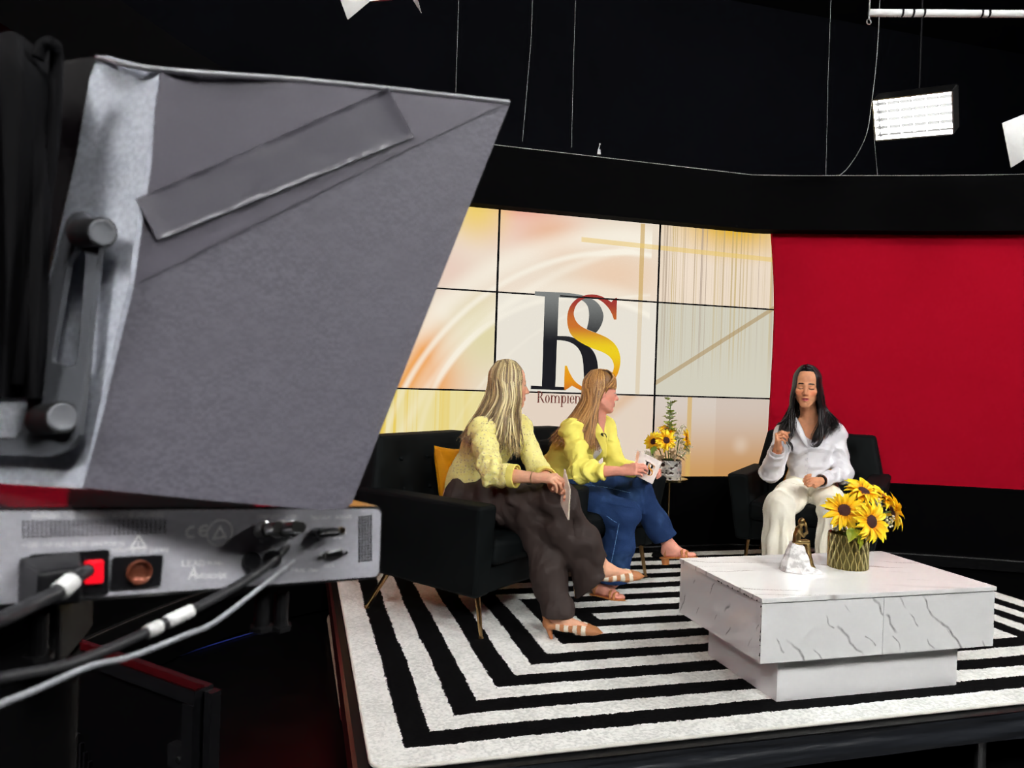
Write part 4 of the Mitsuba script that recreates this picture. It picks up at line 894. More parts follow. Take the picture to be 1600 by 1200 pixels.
# a cable with its own collar
cb = thing('power_cable', 'thick black power cable with a white collar leaving the mains plug', 'cable')
cp = [at(-330, 1330, .42), at(-240, 1120, .37), at(-60, 990, .40), at(0, 968, .42), at(50, 945, .445), at(95, 922, .465), at(120, 902, .485), at(136, 892, dep(130) - .018)]
obj('cord', tube(spline(cp, 50), .0046, 10), M_cab, cb, True); cs = spline(cp, 50)
obj('collar', tube(spline([at(92, 924, .464), at(103, 916, .469), at(113, 907, .475)], 8), .0062, 12), M_white, cb, True, label='white collar')
cb = thing('signal_cable', 'black signal cable with a white printed tag running down from the metal connectors', 'cable')
cp = [at(-420, 1420, .46), at(-300, 1180, .40), at(-60, 1076, .42), at(0, 1060, .44), at(100, 1040, .47), at(185, 1008, .50), at(270, 968, .54), at(345, 930, .575), at(405, 893, .605), at(440, 862, .625), at(454, 842, .635), at(450, 830, dep(450) - .006)]
cs = spline(cp, 90); obj('cord', tube(cs, .0036, 10), M_cab, cb, True)
obj('tag', tube(cs[int(.535 * len(cs)):int(.595 * len(cs))], .0050, 12), M_white, cb, True, label='white tag'); obj('tag', tube(cs[int(.505 * len(cs)):int(.535 * len(cs))], .0050, 12), M_white, cb, True)
cb = thing('signal_cable', 'thin grey cable ending in a black angled plug, lowest of the monitor cables', 'cable')
cp = [at(-420, 1500, .40), at(-280, 1270, .35), at(-60, 1130, .37), at(0, 1100, .40), at(50, 1080, .42), at(140, 1041, .45), at(200, 1027, .48), at(285, 994, .52), at(340, 969, .555), at(430, 899, .61), at(482, 857, .65), at(512, 831, dep(512) - .012)]
obj('cord', tube(spline(cp, 90), .0020, 10), M_cabg, cb, True)
a, b = lx(498, 829); obj('angled_plug', xf(hullpts([(a - .006, b, .004), (a + .010, b - .0005, .012), (a - .006, b, .012)], .0035), MM), M_plug, cb, 30)
# support under the monitor
sx, sy = lx(75, 960); q = MM @ np.array([sx, sy - .004, -.10, 1.0])
sup = obj('support_head', xf(rbx(-.045, .045, -.05, .05, -.05, .0, .008), mtx(MM[:3, :3] @ np.array([[1, 0, 0], [0, 0, 1], [0, -1, 0]]).T if False else None, (q[0], q[1], q[2] - .002))), M_rubber, tp, 30)
obj('support_column', cat(cyl((q[0], q[1], q[2] - .05), (q[0], q[1], FL + .03), .045, 24), cyl((q[0], q[1], FL + .03), (q[0], q[1], FL), .22, 32)), mat('pedestal_black', [.0012, .0012, .0014], .6, specular=.05), tp, 40, label='black pedestal column')
for px in (62, 410, 440):
    c = mq(px, 958 if px < 100 else 925, -.02); obj('mount_bolt', cat(cyl(c, c - [0, 0, .028], .006, 12), cyl(c - [0, 0, .028], c - [0, 0, .032], .010, 6)), M_rubber, tp, 30)
arm = hp(150, 600) 
obj('support_bar', hullpts([q[:3] - [0, 0, .02], q[:3] + inw * .1 - [0, 0, .02], spp(-60, 650) + inw * .1, spp(-60, 720) + inw * .05], .012), 'mat_pedestal_black', tp, 30)

# ---------------------------------------------------------------- black cabinet at the lower left
kb = thing('equipment_panel', 'black flat equipment panel with a ribbed grille and a corner screw under the teleprompter', 'equipment')
ca, cb_ = at(98, 1004, 1.50), at(308, 1079, 1.02)
zt = cb_[2]; ca = onz(98, 1004, zt)
g1 = (cb_ - ca) * [1, 1, 0]; Lc = np.linalg.norm(g1); g1 /= Lc; g3 = np.cross(g1, [0, 0, 1.0]); 
if g3.dot(EYE - cb_) < 0: g3 = -g3
CM = frame(np.cross([0, 0, 1.0], g3), np.array([0, 0, 1.0]), g3, cb_)      # x along the face, y up, z to the viewer
sg = 1 if np.cross([0, 0, 1.0], g3).dot(g1) > 0 else -1
Xc = lambda x: -x * sg                                  # distance back from the near corner
Hc = zt - FL
obj('body', xf(bx(min(Xc(0), Xc(.62)), max(Xc(0), Xc(.62)), -Hc, -.004, -.026, -.012), CM), mat('cab_black', [.002, .002, .0024], .4, specular=.12), kb)
fr_ = [bx(min(Xc(0), Xc(.62)), max(Xc(0), Xc(.62)), -.02, 0, -.026, .004), bx(min(Xc(0), Xc(.022)), max(Xc(0), Xc(.022)), -Hc, -.02, -.012, .006), bx(min(Xc(-.016), Xc(-.002)), max(Xc(-.016), Xc(-.002)), -Hc, -.004, -.026, -.010)]
obj('front_frame', xf(cat(*fr_), CM), mat('cab_edge', [.006, .006, .007], .3, specular=.3), kb)
obj('corner_plate', xf(cat(bx(min(Xc(.02), Xc(.055)), max(Xc(.02), Xc(.055)), -.115, -.085, -.012, .002)), CM), mat('cab_edge2', [.008, .008, .009], .35, specular=.3), kb)
obj('screw', xf(cyl((Xc(.03), -.10, .002), (Xc(.03), -.10, .005), .004, 12), CM), M_chrome, kb)
gr = [bx(min(Xc(.14 + .011 * i), Xc(.1445 + .011 * i)), max(Xc(.14 + .011 * i), Xc(.1445 + .011 * i)), -.60, -.06 - max(0, .22 - .011 * i) * 1.0, -.012, -.006) for i in range(40)]
obj('grille', xf(cat(*gr), CM), mat('grille_black', [.006, .006, .0075], .5, specular=.15), kb, label='fine ribbed grille', kind='stuff')
obj('top_red_reflection', xf(bx(min(Xc(.0), Xc(.62)), max(Xc(0), Xc(.62)), .0005, .0025, -.012, .004), CM), mat('reflection_red', [.022, .0012, .0018], .4, specular=.05), kb, label='red reflection along the top edge, made as a coloured strip')  # red light reflected on the top edge, painted in as a strip

# ---------------------------------------------------------------- things on the floor beside the riser
ra, rb_ = onz(524, 968, FL + .06), onz(549, 1108, FL + .06)
rm = thing('rolled_mat', 'beige rolled mat with a dark red end lying on the floor beside the platform', 'mat')
obj('roll', tube([ra, rb_], .05, 20), mat('mat_beige', proc(lambda p, n, uv: mix(lin(120, 104, 88), lin(168, 150, 130), noise(p.x * 300, p.y * 8, p.z * 300))), .9), rm, 40)
obj('end_band', cat(tube([rb_ + (ra - rb_) * .0, rb_ + (rb_ - ra) * .04], .052, 20)), mat('band_maroon', lin(96, 16, 22), .6), rm, 40, label='dark red end')
obj('floor_blue_reflection', tube(spline([onz(250, 1035, FL + .006), onz(330, 1008, FL + .006), onz(430, 978, FL + .006)], 20), .004, 6), mat('reflection_blue', [.015, .03, .20], .3), None, True, 'thin blue reflection on the dark floor below the monitor, made as a coloured tube', cat='cable')  # blue reflection on the floor, put in as a thin coloured tube
obj('floor_tape', hullpts([onz(409, 956, FL + .001), onz(442, 948, FL + .001), onz(440, 952, FL + .001), onz(410, 960, FL + .001)], .001), mat('floor_tape', [.10, .10, .10], .5), None, False, 'short grey strip of tape on the dark floor', cat='tape')
# ---------------------------------------------------------------- people
def man(m):
    q = m3.Manifold(m3.Mesh(vert_properties=np.asarray(m.vertices, np.float32), tri_verts=np.asarray(m.faces, np.uint32)))
    return q if q.status() == m3.Error.NoError and q.volume() > 0 else None
def fuse(ms):
    q = [man(m) for m in ms]
    if any(x is None for x in q): return cat(*ms)
    return tm(m3.Manifold.batch_boolean(q, m3.OpType.Add))
def unit(v): v = np.asarray(v, float); return v / np.linalg.norm(v)
def camv(x, y, z): return unit(CR * x + np.array([0, 0, 1.0]) * y + CF * z)     # a direction: right, up, away
def headframe(c, fwd, up=(0, 0, 1), s=1.0):
    f = unit(fwd); r = unit(np.cross(f, up)); return frame(r * s, f * s, np.cross(r, f) * s, c)     # x right, y forward, z up
def head(F, M, neck, mouth=0.0, slim=1.0):
    s = np.linalg.norm(M[:3, 0]); R = M[:3, :3] / s; p = lambda x, y, z: M[:3, :3] @ np.array([x, y, z]) + M[:3, 3]
    E = lambda c, r, k, sub=False: F.ell(p(*c), np.array(r) * s, R, k * s, sub); C = lambda a, b, ra, rb, k, sub=False: F.cap(p(*a), p(*b), ra * s, rb * s, k * s, sub)
    E((0, -.018, .040), (.072, .090, .078), .02); E((0, .030, .045), (.058 * slim, .050, .055), .03); E((0, .030, -.025), (.055 * slim, .056, .070), .03)
    E((0, .062, -.060), (.030, .024, .032), .03)
    for q in (-1, 1):
        C((q * .047 * slim, -.005, -.055), (q * .012, .064, -.098), .018, .014, .03); E((q * .037 * slim, .056, -.022), (.021, .019, .020), .02)
        C((q * .040, .062, .022), (q * .012, .080, .020), .009, .009, .016); E((q * .031, .093, .003), (.016, .015, .010), .010, True); E((q * .031, .0725, .002), (.0135, .0130, .0105), .004)
        E((q * .074, -.010, -.008), (.009, .019, .030), .008)
    E((0, .066, -.100), (.018, .016, .014), .02)
    C((0, .083, .012), (0, .108, -.030), .0070, .0100, .012)
    for q in (-1, 1): C((q * .009, .095, -.034), (q * .010, .093, -.034), .0078, .0078, .008); E((q * .0055, .100, -.0425), (.003, .005, .0025), .003, True)
    C((-.019, .079, -.0625), (0, .0915, -.0575), .0048, .0060, .006); C((.019, .079, -.0625), (0, .0915, -.0575), .0048, .0060, .006)
    C((-.016, .080, -.0685 - mouth), (0, .090, -.0715 - mouth), .0050, .0068, .006); C((.016, .080, -.0685 - mouth), (0, .090, -.0715 - mouth), .0050, .0068, .006)
    C((-.019, .088, -.0645 - mouth * .5), (.019, .088, -.0645 - mouth * .5), .0022 + mouth * .4, .0022 + mouth * .4, .003, True); 
    F.cap(p(0, -.018, -.060), neck, .047 * s, .053, .03)
def facecolor(V, M, skin, lips, brow, open_eyes=True, blush=(.75, .30, .24), lash=(.01, .006, .005), iris=(.10, .07, .04), brow_w=.0042):
    q = (V - M[:3, 3]) @ np.linalg.inv(M[:3, :3]).T; x, y, z = q.T; ax = np.abs(x); n = meshkit.fbm(V * 70, 3, 4)[:, None]
    col = np.array(skin) * (.90 + .2 * n); near = (np.abs(z) < .16) & (y > 0)
    def put(w, c): w = np.clip(w, 0, 1)[:, None] * near[:, None]; return col * (1 - w) + np.array(c) * w
    g = np.exp(-((ax - .040) / .020) ** 2 - ((z + .030) / .018) ** 2); col = put(.45 * g, np.array(skin) * np.array(blush) * 1.25)
    col = put(.35 * np.exp(-(x / .012) ** 2 - ((z + .032) / .012) ** 2), np.array(skin) * np.array([.95, .7, .66]))
    col = put(1.4 * np.exp(-((ax) / .0175) ** 4 - ((z + .0655) / .0088) ** 4) * (y > .074), lips)
    col = put(1.6 * np.exp(-((z + .0645) / .0016) ** 2 - (ax / .018) ** 4) * (y > .074), np.array(lips) * .25)
    bz = .0255 + .006 * (1 - ((ax - .024) / .02) ** 2) * .6 - .002; col = put(1.3 * np.exp(-((z - bz) / brow_w) ** 4 - ((ax - .029) / .0165) ** 6) * (y > .055), brow)
    e2 = ((ax - .031) / .0135) ** 2 + ((z - .002) / (.0050 if open_eyes else .001)) ** 2
    if open_eyes:
        col = put((e2 < 1) * 1.0 * (y > .065), (.72, .68, .64)); i2 = np.hypot(ax - .031, z - .0025); col = put(((i2 < .0056) & (e2 < 1)) * 1.0, iris); col = put((i2 < .0025) * (e2 < 1) * 1.0, (.004, .003, .003))
        col = put(1.5 * np.exp(-((z - .0068 + ((ax - .031) / .0135) ** 2 * .0042) / .0016) ** 2) * (np.abs(ax - .031) < .0145) * (y > .06), lash)
    else:
        col = put(.5 * np.exp(-((ax - .031) / .014) ** 2 - ((z - .006) / .006) ** 2) * (y > .06), np.array(skin) * np.array([.80, .68, .66]))
        col = put(1.6 * np.exp(-((z + .0058 - ((ax - .031) / .0145) ** 2 * .004) / .0020) ** 2) * (np.abs(ax - .031) < .0155) * (y > .06), lash)
    return np.clip(col, 0, 1)
def hand(F, wrist, d, n, left, curl, spread=.0, s=.95, thumb=(.6, .7, .3), thumb_curl=20, fore=None):
    d = unit(d); n = unit(np.asarray(n, float) - d * np.dot(n, d)); l = np.cross(n, d) if left else np.cross(d, n); w = np.asarray(wrist, float)
    if fore is not None: F.cap(fore, w, .036, .0245, .02)
    tips = []
    base = [(.085, .026), (.089, .0085), (.084, -.0095), (.076, -.0265)]; L = [(.040, .024, .020), (.044, .028, .021), (.040, .026, .020), (.031, .020, .018)]; r = [.0084, .0086, .0082, .0073]
    for k in range(4):
        b = w + (d * base[k][0] + l * base[k][1]) * s; F.cap(w + l * base[k][1] * .62 * s + d * .008, b, .0125 * s, .0105 * s, .014)
    F.cap(w + d * .03 * s + n * .004 + l * .012, w + d * .06 * s + n * .003 - l * .012, .015 * s, .013 * s, .016)
    for k in range(4):
        p = w + (d * base[k][0] + l * base[k][1]) * s; a = 0.0; c = curl[k] if np.ndim(curl) else curl
        sp = spread * (1.5 - k); dd = unit(d + l * sp)
        for j in range(3):
            a += math.radians((c[j] if np.ndim(c) else c * (1.0, 1.1, .7)[j])); v = dd * math.cos(a) + n * math.sin(a); e = p + v * L[k][j] * s
            F.cap(p, e, r[k] * s * (1, .95, .88)[j], r[k] * s * (.95, .88, .76)[j], .004); p = e
        tips.append((p, v))
    p = w + (d * .022 + l * .024 + n * .006) * s; v = unit(d * thumb[0] + l * thumb[1] + n * thumb[2]); ax = unit(np.cross(v, n * .6 - l * .4))
    F.cap(w + d * .012, p, .015 * s, .014 * s, .014)
    for j, (ln, ra, rb) in enumerate([(.042, .0135, .0105), (.030, .0100, .0090), (.025, .0090, .0070)]):
        e = p + v * ln * s; F.cap(p, e, ra * s, rb * s, .006); p = e; v = Rot.from_rotvec(ax * math.radians(thumb_curl)).as_matrix() @ v
    tips.append((p, v)); return tips
def folds(amp, fr, seed, stretch=(1, 1, 1), k2=0):
    st = np.array(stretch)
    return lambda X, d: d + amp * (1.5 * (.5 - np.abs(meshkit.fbm(X * fr * st, 3, seed) - .5) * 3.2) - .4) if np.abs(d).min() < .08 else d
def creases(a, b, amp, n, seed, width=.12):
    # diagonal pull folds around a limb from a to b
    a, b = np.asarray(a), np.asarray(b); ax = unit(b - a); L = np.linalg.norm(b - a); u = unit(np.cross(ax, [.3, .5, .8])); v = np.cross(ax, u)
    def f(X, d):
        if d.min() > .06: return d
        t = (X - a).dot(ax) / L; m = (t > -.15) & (t < 1.15); q = X - a - np.outer((X - a).dot(ax), ax); g = np.arctan2(q.dot(v), q.dot(u)); rr = np.sqrt((q * q).sum(1))
        w = np.sin(t * n * 6.28 + 1.6 * np.sin(g + seed) + 1.2 * meshkit.noise(X * 14, seed) * 3); return d + np.where(m, -1.5 * amp * (np.clip(w, -.5, 1) - .2) * np.exp(-np.clip(rr - width, 0, 1) * 30), 0)
    return f
def cut(p, n): p, n = np.asarray(p, float), unit(n); return lambda X, d: np.maximum(d, (X - p).dot(n))          # keeps the side against n
def carve(G): return lambda X, d: np.maximum(d, -G(X))
class Shell:   # an offset of other fields
    def __init__(s, F, o): s.F, s.o = F, o
    def __call__(s, X): return s.F(X) - s.o
def locks(M, spec, n, seed, rad, pal, gap=48, part=(.0, .07, -.06), curl=0.0, cf=3.0, jitter=.012, skull=(.084, .104, .102), base=True, flat=.45, tip=.25, wave=0.0, ragged=.014):
    """Hair: n tapered locks from the parting over the skull and down. spec: {azimuth: [points below the ear level in head axes]}; azimuth 0 is the face, 90 the right, 180 the back."""
    r = RS(seed); ms, cols = [], []; keys = sorted(spec); A = np.array([spec[k] for k in keys], float)
    order = r.permutation(n)
    for i in range(n):
        az = gap + (360 - 2 * gap) * (order[i] + r.rand()) / n; g = math.radians(az); lay = r.rand()
        P3 = np.array([[np.interp(az, keys, A[:, j, c]) for c in range(3)] for j in range(A.shape[1])])
        y0 = part[1] + (part[2] - part[1]) * np.clip(abs(((az + 180) % 360 - 180)) / 150, 0, 1) * (.8 + .3 * r.rand()); sg = 1 if az < 180 else -1
        dirx, diry = math.sin(g), math.cos(g); C0 = np.array([0, -.010, .040]); S = np.array(skull) * (1 - .05 * lay)
        pts = []
        root = np.array([part[0] + dirx * .006, y0, 0]); zz = 1 - (root[0] / S[0]) ** 2 - ((root[1] - C0[1]) / S[1]) ** 2; root[2] = C0[2] + S[2] * math.sqrt(max(zz, .05)) - .003
        for t in (.0, .35, .7, 1.0):
            el = math.radians(78 - 88 * t); e = C0 + S * np.array([dirx * math.cos(el), diry * math.cos(el), math.sin(el)])
            if t == 0: pts.append(root)
            else: pts.append(root * (1 - t) ** 2 * .6 + e * (1 - (1 - t) ** 2 * .6))
        off3 = r.randn(3) * jitter * [1, 1, .8]
        for j, q in enumerate(P3): pts.append(q * [1 - .06 * lay, 1 - .06 * lay, 1] + off3 * (.5 + .5 * (j + 1) / len(P3)) + (np.array([0, 0, r.randn() * ragged]) if j == len(P3) - 1 else 0))
        P = spline(pts, 30); m_ = len(P); s = np.linspace(0, 1, m_); w = np.clip((s - .5) / .5, 0, 1) ** 1.3; ph = r.rand() * 6.28 if curl < .01 else (.3 * r.randn() + az * .03)
        if curl or wave: P = P + (curl * w * 1.0)[:, None] * np.stack([np.sin(s * cf * 6.28 + ph), np.cos(s * cf * 6.28 + ph), 0 * s], 1) + (wave * w)[:, None] * np.stack([np.sin(s * 19 + ph), np.sin(s * 17 + ph * 2), 0 * s], 1)
        rd = rad * (.7 + .6 * r.rand()) * np.interp(s, [0, .08, .5, .85, 1], [.7, 1, 1.1, .8, tip])
        ctr = np.array([0, -.01, .0]); upv = P - ctr; upv[:, 2] *= .25
        m = tube(P, rd, 6, flat, up=upv); ms.append(m); k = r.randint(len(pal)); c = np.array(pal[k]) * (.85 + .3 * r.rand()); st = np.r_[np.repeat(s, 6), 0, 1]
        cols.append(c * (1 + .25 * (meshkit.noise(np.c_[st * 6, st * 0 + i, st * 0], seed) - .5))[:, None])
    m = cat(*ms); col = np.vstack(cols)
    if base:
        F = Field(); F.ell((0, -.014, .040), np.array(skull) * .915, None, .01); F.chain([(0, -.045, -.02), (0, -.05, -.09)], [.060, .045], .03)
        F.post.append(cut((0, .050, .06), (0, 1.0, -.55))); b = surf(F, .006); m2 = cat(m, b); col = np.vstack([col, np.tile(np.array(pal[0]) * .7, (len(b.vertices), 1))]); m = m2
    return xf(m, M), np.clip(col, 0, 1)
def shoe(heel, toe, up, hh, ball=.68, w=.034):
    """pump: heel and toe are where the sole begins and ends; returns (field of the upper, frame)"""
    heel, toe = np.asarray(heel, float), np.asarray(toe, float); d = unit(toe - heel); u = unit(np.asarray(up, float) - d * np.dot(up, d)); s = np.cross(d, u); L = np.linalg.norm(toe - heel)
    q = lambda a, b, c=0.0: heel + d * a * L + u * b + s * c
    F = Field(); F.chain([q(.08, .026), q(.35, .022), q(ball, .017), q(.86, .012), q(1.0, .006)], [.031, .031, w * 1.06, .023, .004], .02, sx=.66, ax=u)
    F.cap(q(.09, .03), q(.06, .062), .029, .026, .015)
    O = Field(); O.chain([q(.13, .075), q(.40, .064), q(.70, .050)], [.022, .026, .020], .02); O.cap(q(.13, .065), q(.13, .14), .021, .032, .02)
    F.post.append(carve(O)); return F, q
def footskin(F, ankle, q, ball=.70):
    F.chain([ankle, q(.15, .058)], [.029, .020], .02); F.chain([ankle, q(.34, .056), q(ball, .028)], [.028, .021, .014], .03); F.chain([q(.15, .042), q(.42, .032), q(.82, .018)], [.017, .016, .009], .02)
def pose(P):  return {k: at(*v) for k, v in P.items()}
def bodycoarse(J, tw_=1.0):
    F = Field(); k = .05
    F.ell(J['pelvis'], (.15 * tw_, .11, .105), None, k); F.chain([J['pelvis'], J['waist'], J['chest']], [.105 * tw_, .095 * tw_, .108 * tw_], k); F.chain([J['chest'], J['neck']], [.105 * tw_, .05], k)
    for s in 'RL':
        F.chain([J['chest'] * .35 + J['sh' + s] * .65, J['sh' + s]], [.07, .052], k); F.chain([J['sh' + s], J['el' + s], J['wr' + s]], [.047, .037, .026], .03)
        F.chain([J['pelvis'] * .4 + J['hip' + s] * .6, J['hip' + s], J['kn' + s], J['an' + s]], [.09, .082, .054, .036], .04)
    return F
def skinmat(name): return mat(name, VC, .5, specular=.35)
def mic(parent, p, d):
    k = obj('lapel_microphone', cat(xf(trimesh.creation.icosphere(2, .0055), mtx(None, p)), tube(spline([p, p + unit(d) * .02, p + unit(d) * .03 - np.array([0, 0, .02])], 8), .0022, 6), hullpts([p - [0.006, 0, .003], p + [.006, 0, -.012]], .003)), M_rubber, parent, True, label='small black clip microphone')
Z3 = np.array([0, 0, 1.0])
# ================= the blonde woman
A = thing('person', 'blonde woman in a pale yellow eyelet blouse and brown trousers, seated with crossed legs', 'person')
J = pose(dict(pelvis=(733, 775, 3.98), waist=(738, 748, 3.97), chest=(762, 692, 3.95), neck=(786, 652, 3.95), shR=(753, 674, 3.80), shL=(812, 668, 4.08), elR=(768, 741, 3.60), wrR=(840, 747, 3.50), elL=(842, 738, 3.92), wrL=(864, 757, 3.56),
              hipR=(752, 788, 4.00), hipL=(724, 783, 3.88), knR=(846, 832, 3.68), knL=(872, 779, 3.60), anR=(870, 962, 3.54), anL=(944, 890, 3.62)))
fA = camv(.86, 0, -.5); skinA = lin(226, 170, 138)
HA = headframe(at(795, 602, 3.93), camv(.93, -.06, .34), s=.98)
F = Field(); head(F, HA, J['neck']); F.cap(J['neck'], J['chest'] * .5 + J['neck'] * .5 + fA * .02, .056, .08, .03)
mh = surf(F, .0028)
Fh = Field(); tipsA = hand(Fh, J['wrR'], unit(at(866, 747, 3.46) - J['wrR']), camv(.25, -.9, .3), False, [(38, 40, 20), (40, 42, 22), (42, 42, 22), (44, 40, 22)], s=.98, thumb=(.8, .35, .45), fore=J['elR'] * .7 + J['wrR'] * .3)
mr_ = surf(Fh, .0025)
Fl = Field(); hand(Fl, J['wrL'], unit(at(894, 772, 3.46) - J['wrL']), camv(-.6, -.3, -.72), True, [(30, 34, 14), (26, 30, 14), (24, 30, 12), (22, 28, 12)], s=.95, thumb=(.75, .3, .55), fore=J['elL'] * .6 + J['wrL'] * .4)
ml_ = surf(Fl, .0025)
# shoes and feet
s1, q1 = shoe(at(852, 982, 3.55), at(941, 991, 3.46), Z3 + camv(-.25, 0, 0) * .5, .06); s2, q2 = shoe(at(921, 908, 3.62), at(1006, 902, 3.68), camv(.05, 1, -.35), .06)
Ff = Field(); footskin(Ff, J['anR'], q1); Ff.cap(J['anR'], J['anR'] + Z3 * .08, .031, .036, .02); f1 = surf(Ff, .004)
Ff = Field(); footskin(Ff, J['anL'], q2); Ff.cap(J['anL'], J['anL'] * .7 + J['knL'] * .3, .031, .038, .02); f2 = surf(Ff, .004)
bd = fuse([mh, mr_, ml_, f1, f2, surf(bodycoarse(J, .92), .012)])
colA = facecolor(bd.vertices, HA, skinA, lin(196, 98, 96), lin(120, 92, 66))
obj('body', bd, skinmat('skin_fair'), A, True, color=colA)
# blouse
Fb = Field(); k = .05
Fb.chain([J['pelvis'] + Z3 * .035, J['waist'], J['chest']], [.128, .118, .122], k); Fb.ell(J['chest'] + fA * .045, (.10, .09, .09), None, .05); Fb.chain([J['chest'], J['neck'] + Z3 * .0], [.112, .058], k)
for s in 'RL': Fb.chain([J['chest'] * .4 + J['sh' + s] * .6, J['sh' + s]], [.082, .064], k)
Fb.chain([J['shR'], J['elR'], J['elR'] * .42 + J['wrR'] * .58], [.062, .055, .050], .03); Fb.chain([J['shL'], J['elL'], J['elL'] * .45 + J['wrL'] * .55], [.060, .053, .050], .03)
arm_c = lambda s, t: J['el' + s] * (1 - t) + J['wr' + s] * t
Fb.post += [folds(.006, 13, 3), creases(J['shR'], J['elR'], .006, 2.5, 2, .07), creases(J['elR'], J['wrR'], .005, 3, 5, .07), cut(J['pelvis'] - Z3 * .005, camv(-.35, -1, 0))]
for s in 'RL':
    ax_ = unit(J['wr' + s] - J['el' + s]); pt = arm_c(s, .52)
    Fb.post.append((lambda pt, ax_: lambda X, d: np.where((np.linalg.norm(X - pt - ax_ * .03, axis=1) < .10), np.maximum(d, (X - pt).dot(ax_)), d))(pt, ax_))
    O = Field(); O.cap(arm_c(s, .40), arm_c(s, .7), .040, .038, .01); Fb.post.append(carve(O))
def cell3(q):       # distance to the nearest jittered point in space
    best = mi.Float(9)
    for a in (-1, 0, 1):
        for b in (-1, 0, 1):
            for c in (-1, 0, 1):
                i, j, k = dr.floor(q.x) + a, dr.floor(q.y) + b, dr.floor(q.z) + c; h = cell_rand(i, j, k); h2 = cell_rand(j, k, i + 71); h3 = cell_rand(k, i + 33, j)
                best = dr.minimum(best, dr.sqrt(dr.square(i + .25 + .5 * h - q.x) + dr.square(j + .25 + .5 * h2 - q.y) + dr.square(k + .25 + .5 * h3 - q.z)))
    return best
def wrinkle(f, st=(1, 1, 1)): return lambda p, n, uv: 1 - dr.abs(fbm(p.x * f * st[0], p.y * f * st[1], p.z * f * st[2], 3) - .5) * 2
def eyelet(p, n, uv):
    a = cell3(p * 62.0); a2 = cell3(p * 105.0 + 9.0)
    base = mix(lin(246, 234, 132), lin(253, 245, 172), fbm(p.x * 25, p.y * 25, p.z * 25)); base = mix(base, lin(252, 246, 196), smoothstep(.45, .25, a) * .5)
    return mix(base, lin(150, 120, 70), dr.maximum(smoothstep(.24, .18, a), smoothstep(.21, .15, a2)) * .8)
obj('blouse', surf(Fb, .0045), mat('eyelet_yellow', proc(eyelet), .8, specular=.1, bump=wrinkle(22), bscale=.009, eps=2e-3), A, True, label='pale yellow blouse with small eyelet holes')
def cuffs(J, par, m, t0, t1, r, lab=None, h=.004, flare=1.0):
    for s in 'RL':
        ax_ = unit(J['wr' + s] - J['el' + s]); P = lambda t: J['el' + s] * (1 - t) + J['wr' + s] * t; G = Field(); G.cap(P(t0), P(t1), r, r * flare, .01)
        G.post.append((lambda p1, p2, ax_: lambda X, d: np.maximum(np.maximum(d, (X - p2).dot(ax_)), -(X - p1).dot(ax_)))(P(t0), P(t1), ax_)); O = Field(); O.cap(P(t0 - .1), P(t1 + .2), r * .86, r * .86 * flare, .01); G.post.append(carve(O))
        obj('cuff', surf(G, h), m, par, True, label=lab)
cuffs(J, A, mat('cuff_yellow', lin(240, 226, 120), .8, specular=.1), .40, .56, .056)
# trousers
M_brown = mat('trousers_brown', proc(lambda p, n, uv: mix(lin(40, 31, 29), lin(56, 45, 42), fbm(p.x * 14, p.y * 14, p.z * 5, 3))), .7, specular=.25, bump=wrinkle(15, (1, 1, .5)), bscale=.014, eps=2e-3)
Ft = Field(); k = .05
Ft.chain([J['pelvis'] + Z3 * .05, J['pelvis']], [.118, .135], k)
Ft.chain([J['hipR'], J['knR'] + Z3 * .0, J['knR'] * .5 + J['anR'] * .5, J['anR'] + Z3 * .02], [.105, .085, .082, .078], .05)
Ft.chain([J['hipL'], J['knL'] - Z3 * .012, at(910, 842, 3.61), at(936, 918, 3.62)], [.108, .080, .072, .076], .04)
Ft.chain([J['hipL'] * .5 + J['knL'] * .5 - Z3 * .045, at(872, 828, 3.58), at(908, 880, 3.60), at(912, 925, 3.62)], [.085, .06, .045, .045], .04)           # cloth hanging from the upper leg
Ft.post += [folds(.007, 9, 6, (1, 1, .35)), creases(J['hipL'], J['knL'], .009, 3.2, 3, .11), creases(J['knL'], J['anL'], .006, 1.6, 5, .1), creases(J['knR'], J['anR'], .006, 1.8, 2, .09), cut(J['anR'] + Z3 * .012, (0, 0, -1)) if False else (lambda X, d: d)]
def hemA(X, d):
    a1 = (X - (J['anR'] + Z3 * .004)).dot(-Z3); e1_ = np.where(np.linalg.norm((X - J['anR'])[:, :2], axis=1) < .13, np.maximum(d, a1), d)
    a2 = (X - at(927, 911, 3.62)).dot(camv(.68, -.73, 0)); return np.where(np.linalg.norm(X - J['anL'], axis=1) < .19, np.maximum(e1_, a2), e1_)
Ft.post.append(hemA); O = Field(); O.cap(J['anR'] - Z3 * .03, J['anR'] + Z3 * .06, .055, .045, .01); O.cap(J['anL'] + (J['anL'] - J['knL']) * .1, J['anL'] * .85 + J['knL'] * .15, .055, .045, .01); Ft.post.append(carve(O))
obj('trousers', surf(Ft, .0055), M_brown, A, True, label='wide dark brown trousers')
def striped(F, q, u0):
    m = surf(F, .0026); d = q(1, 0) - q(0, 0); t = (m.vertices - q(0, 0)) @ d / d.dot(d); h = (m.vertices - q(0, 0)) @ unit(q(0, 1) - q(0, 0))
    st = (np.floor((t - .22) / .075) % 2 == 0) & (t > .22) & (t < .80); w = st[:, None]; n = meshkit.noise(m.vertices * 250, 2)[:, None]
    return m, np.where(w, np.array(lin(226, 216, 196)), np.array(lin(170, 112, 70))) * (.9 + .2 * n)
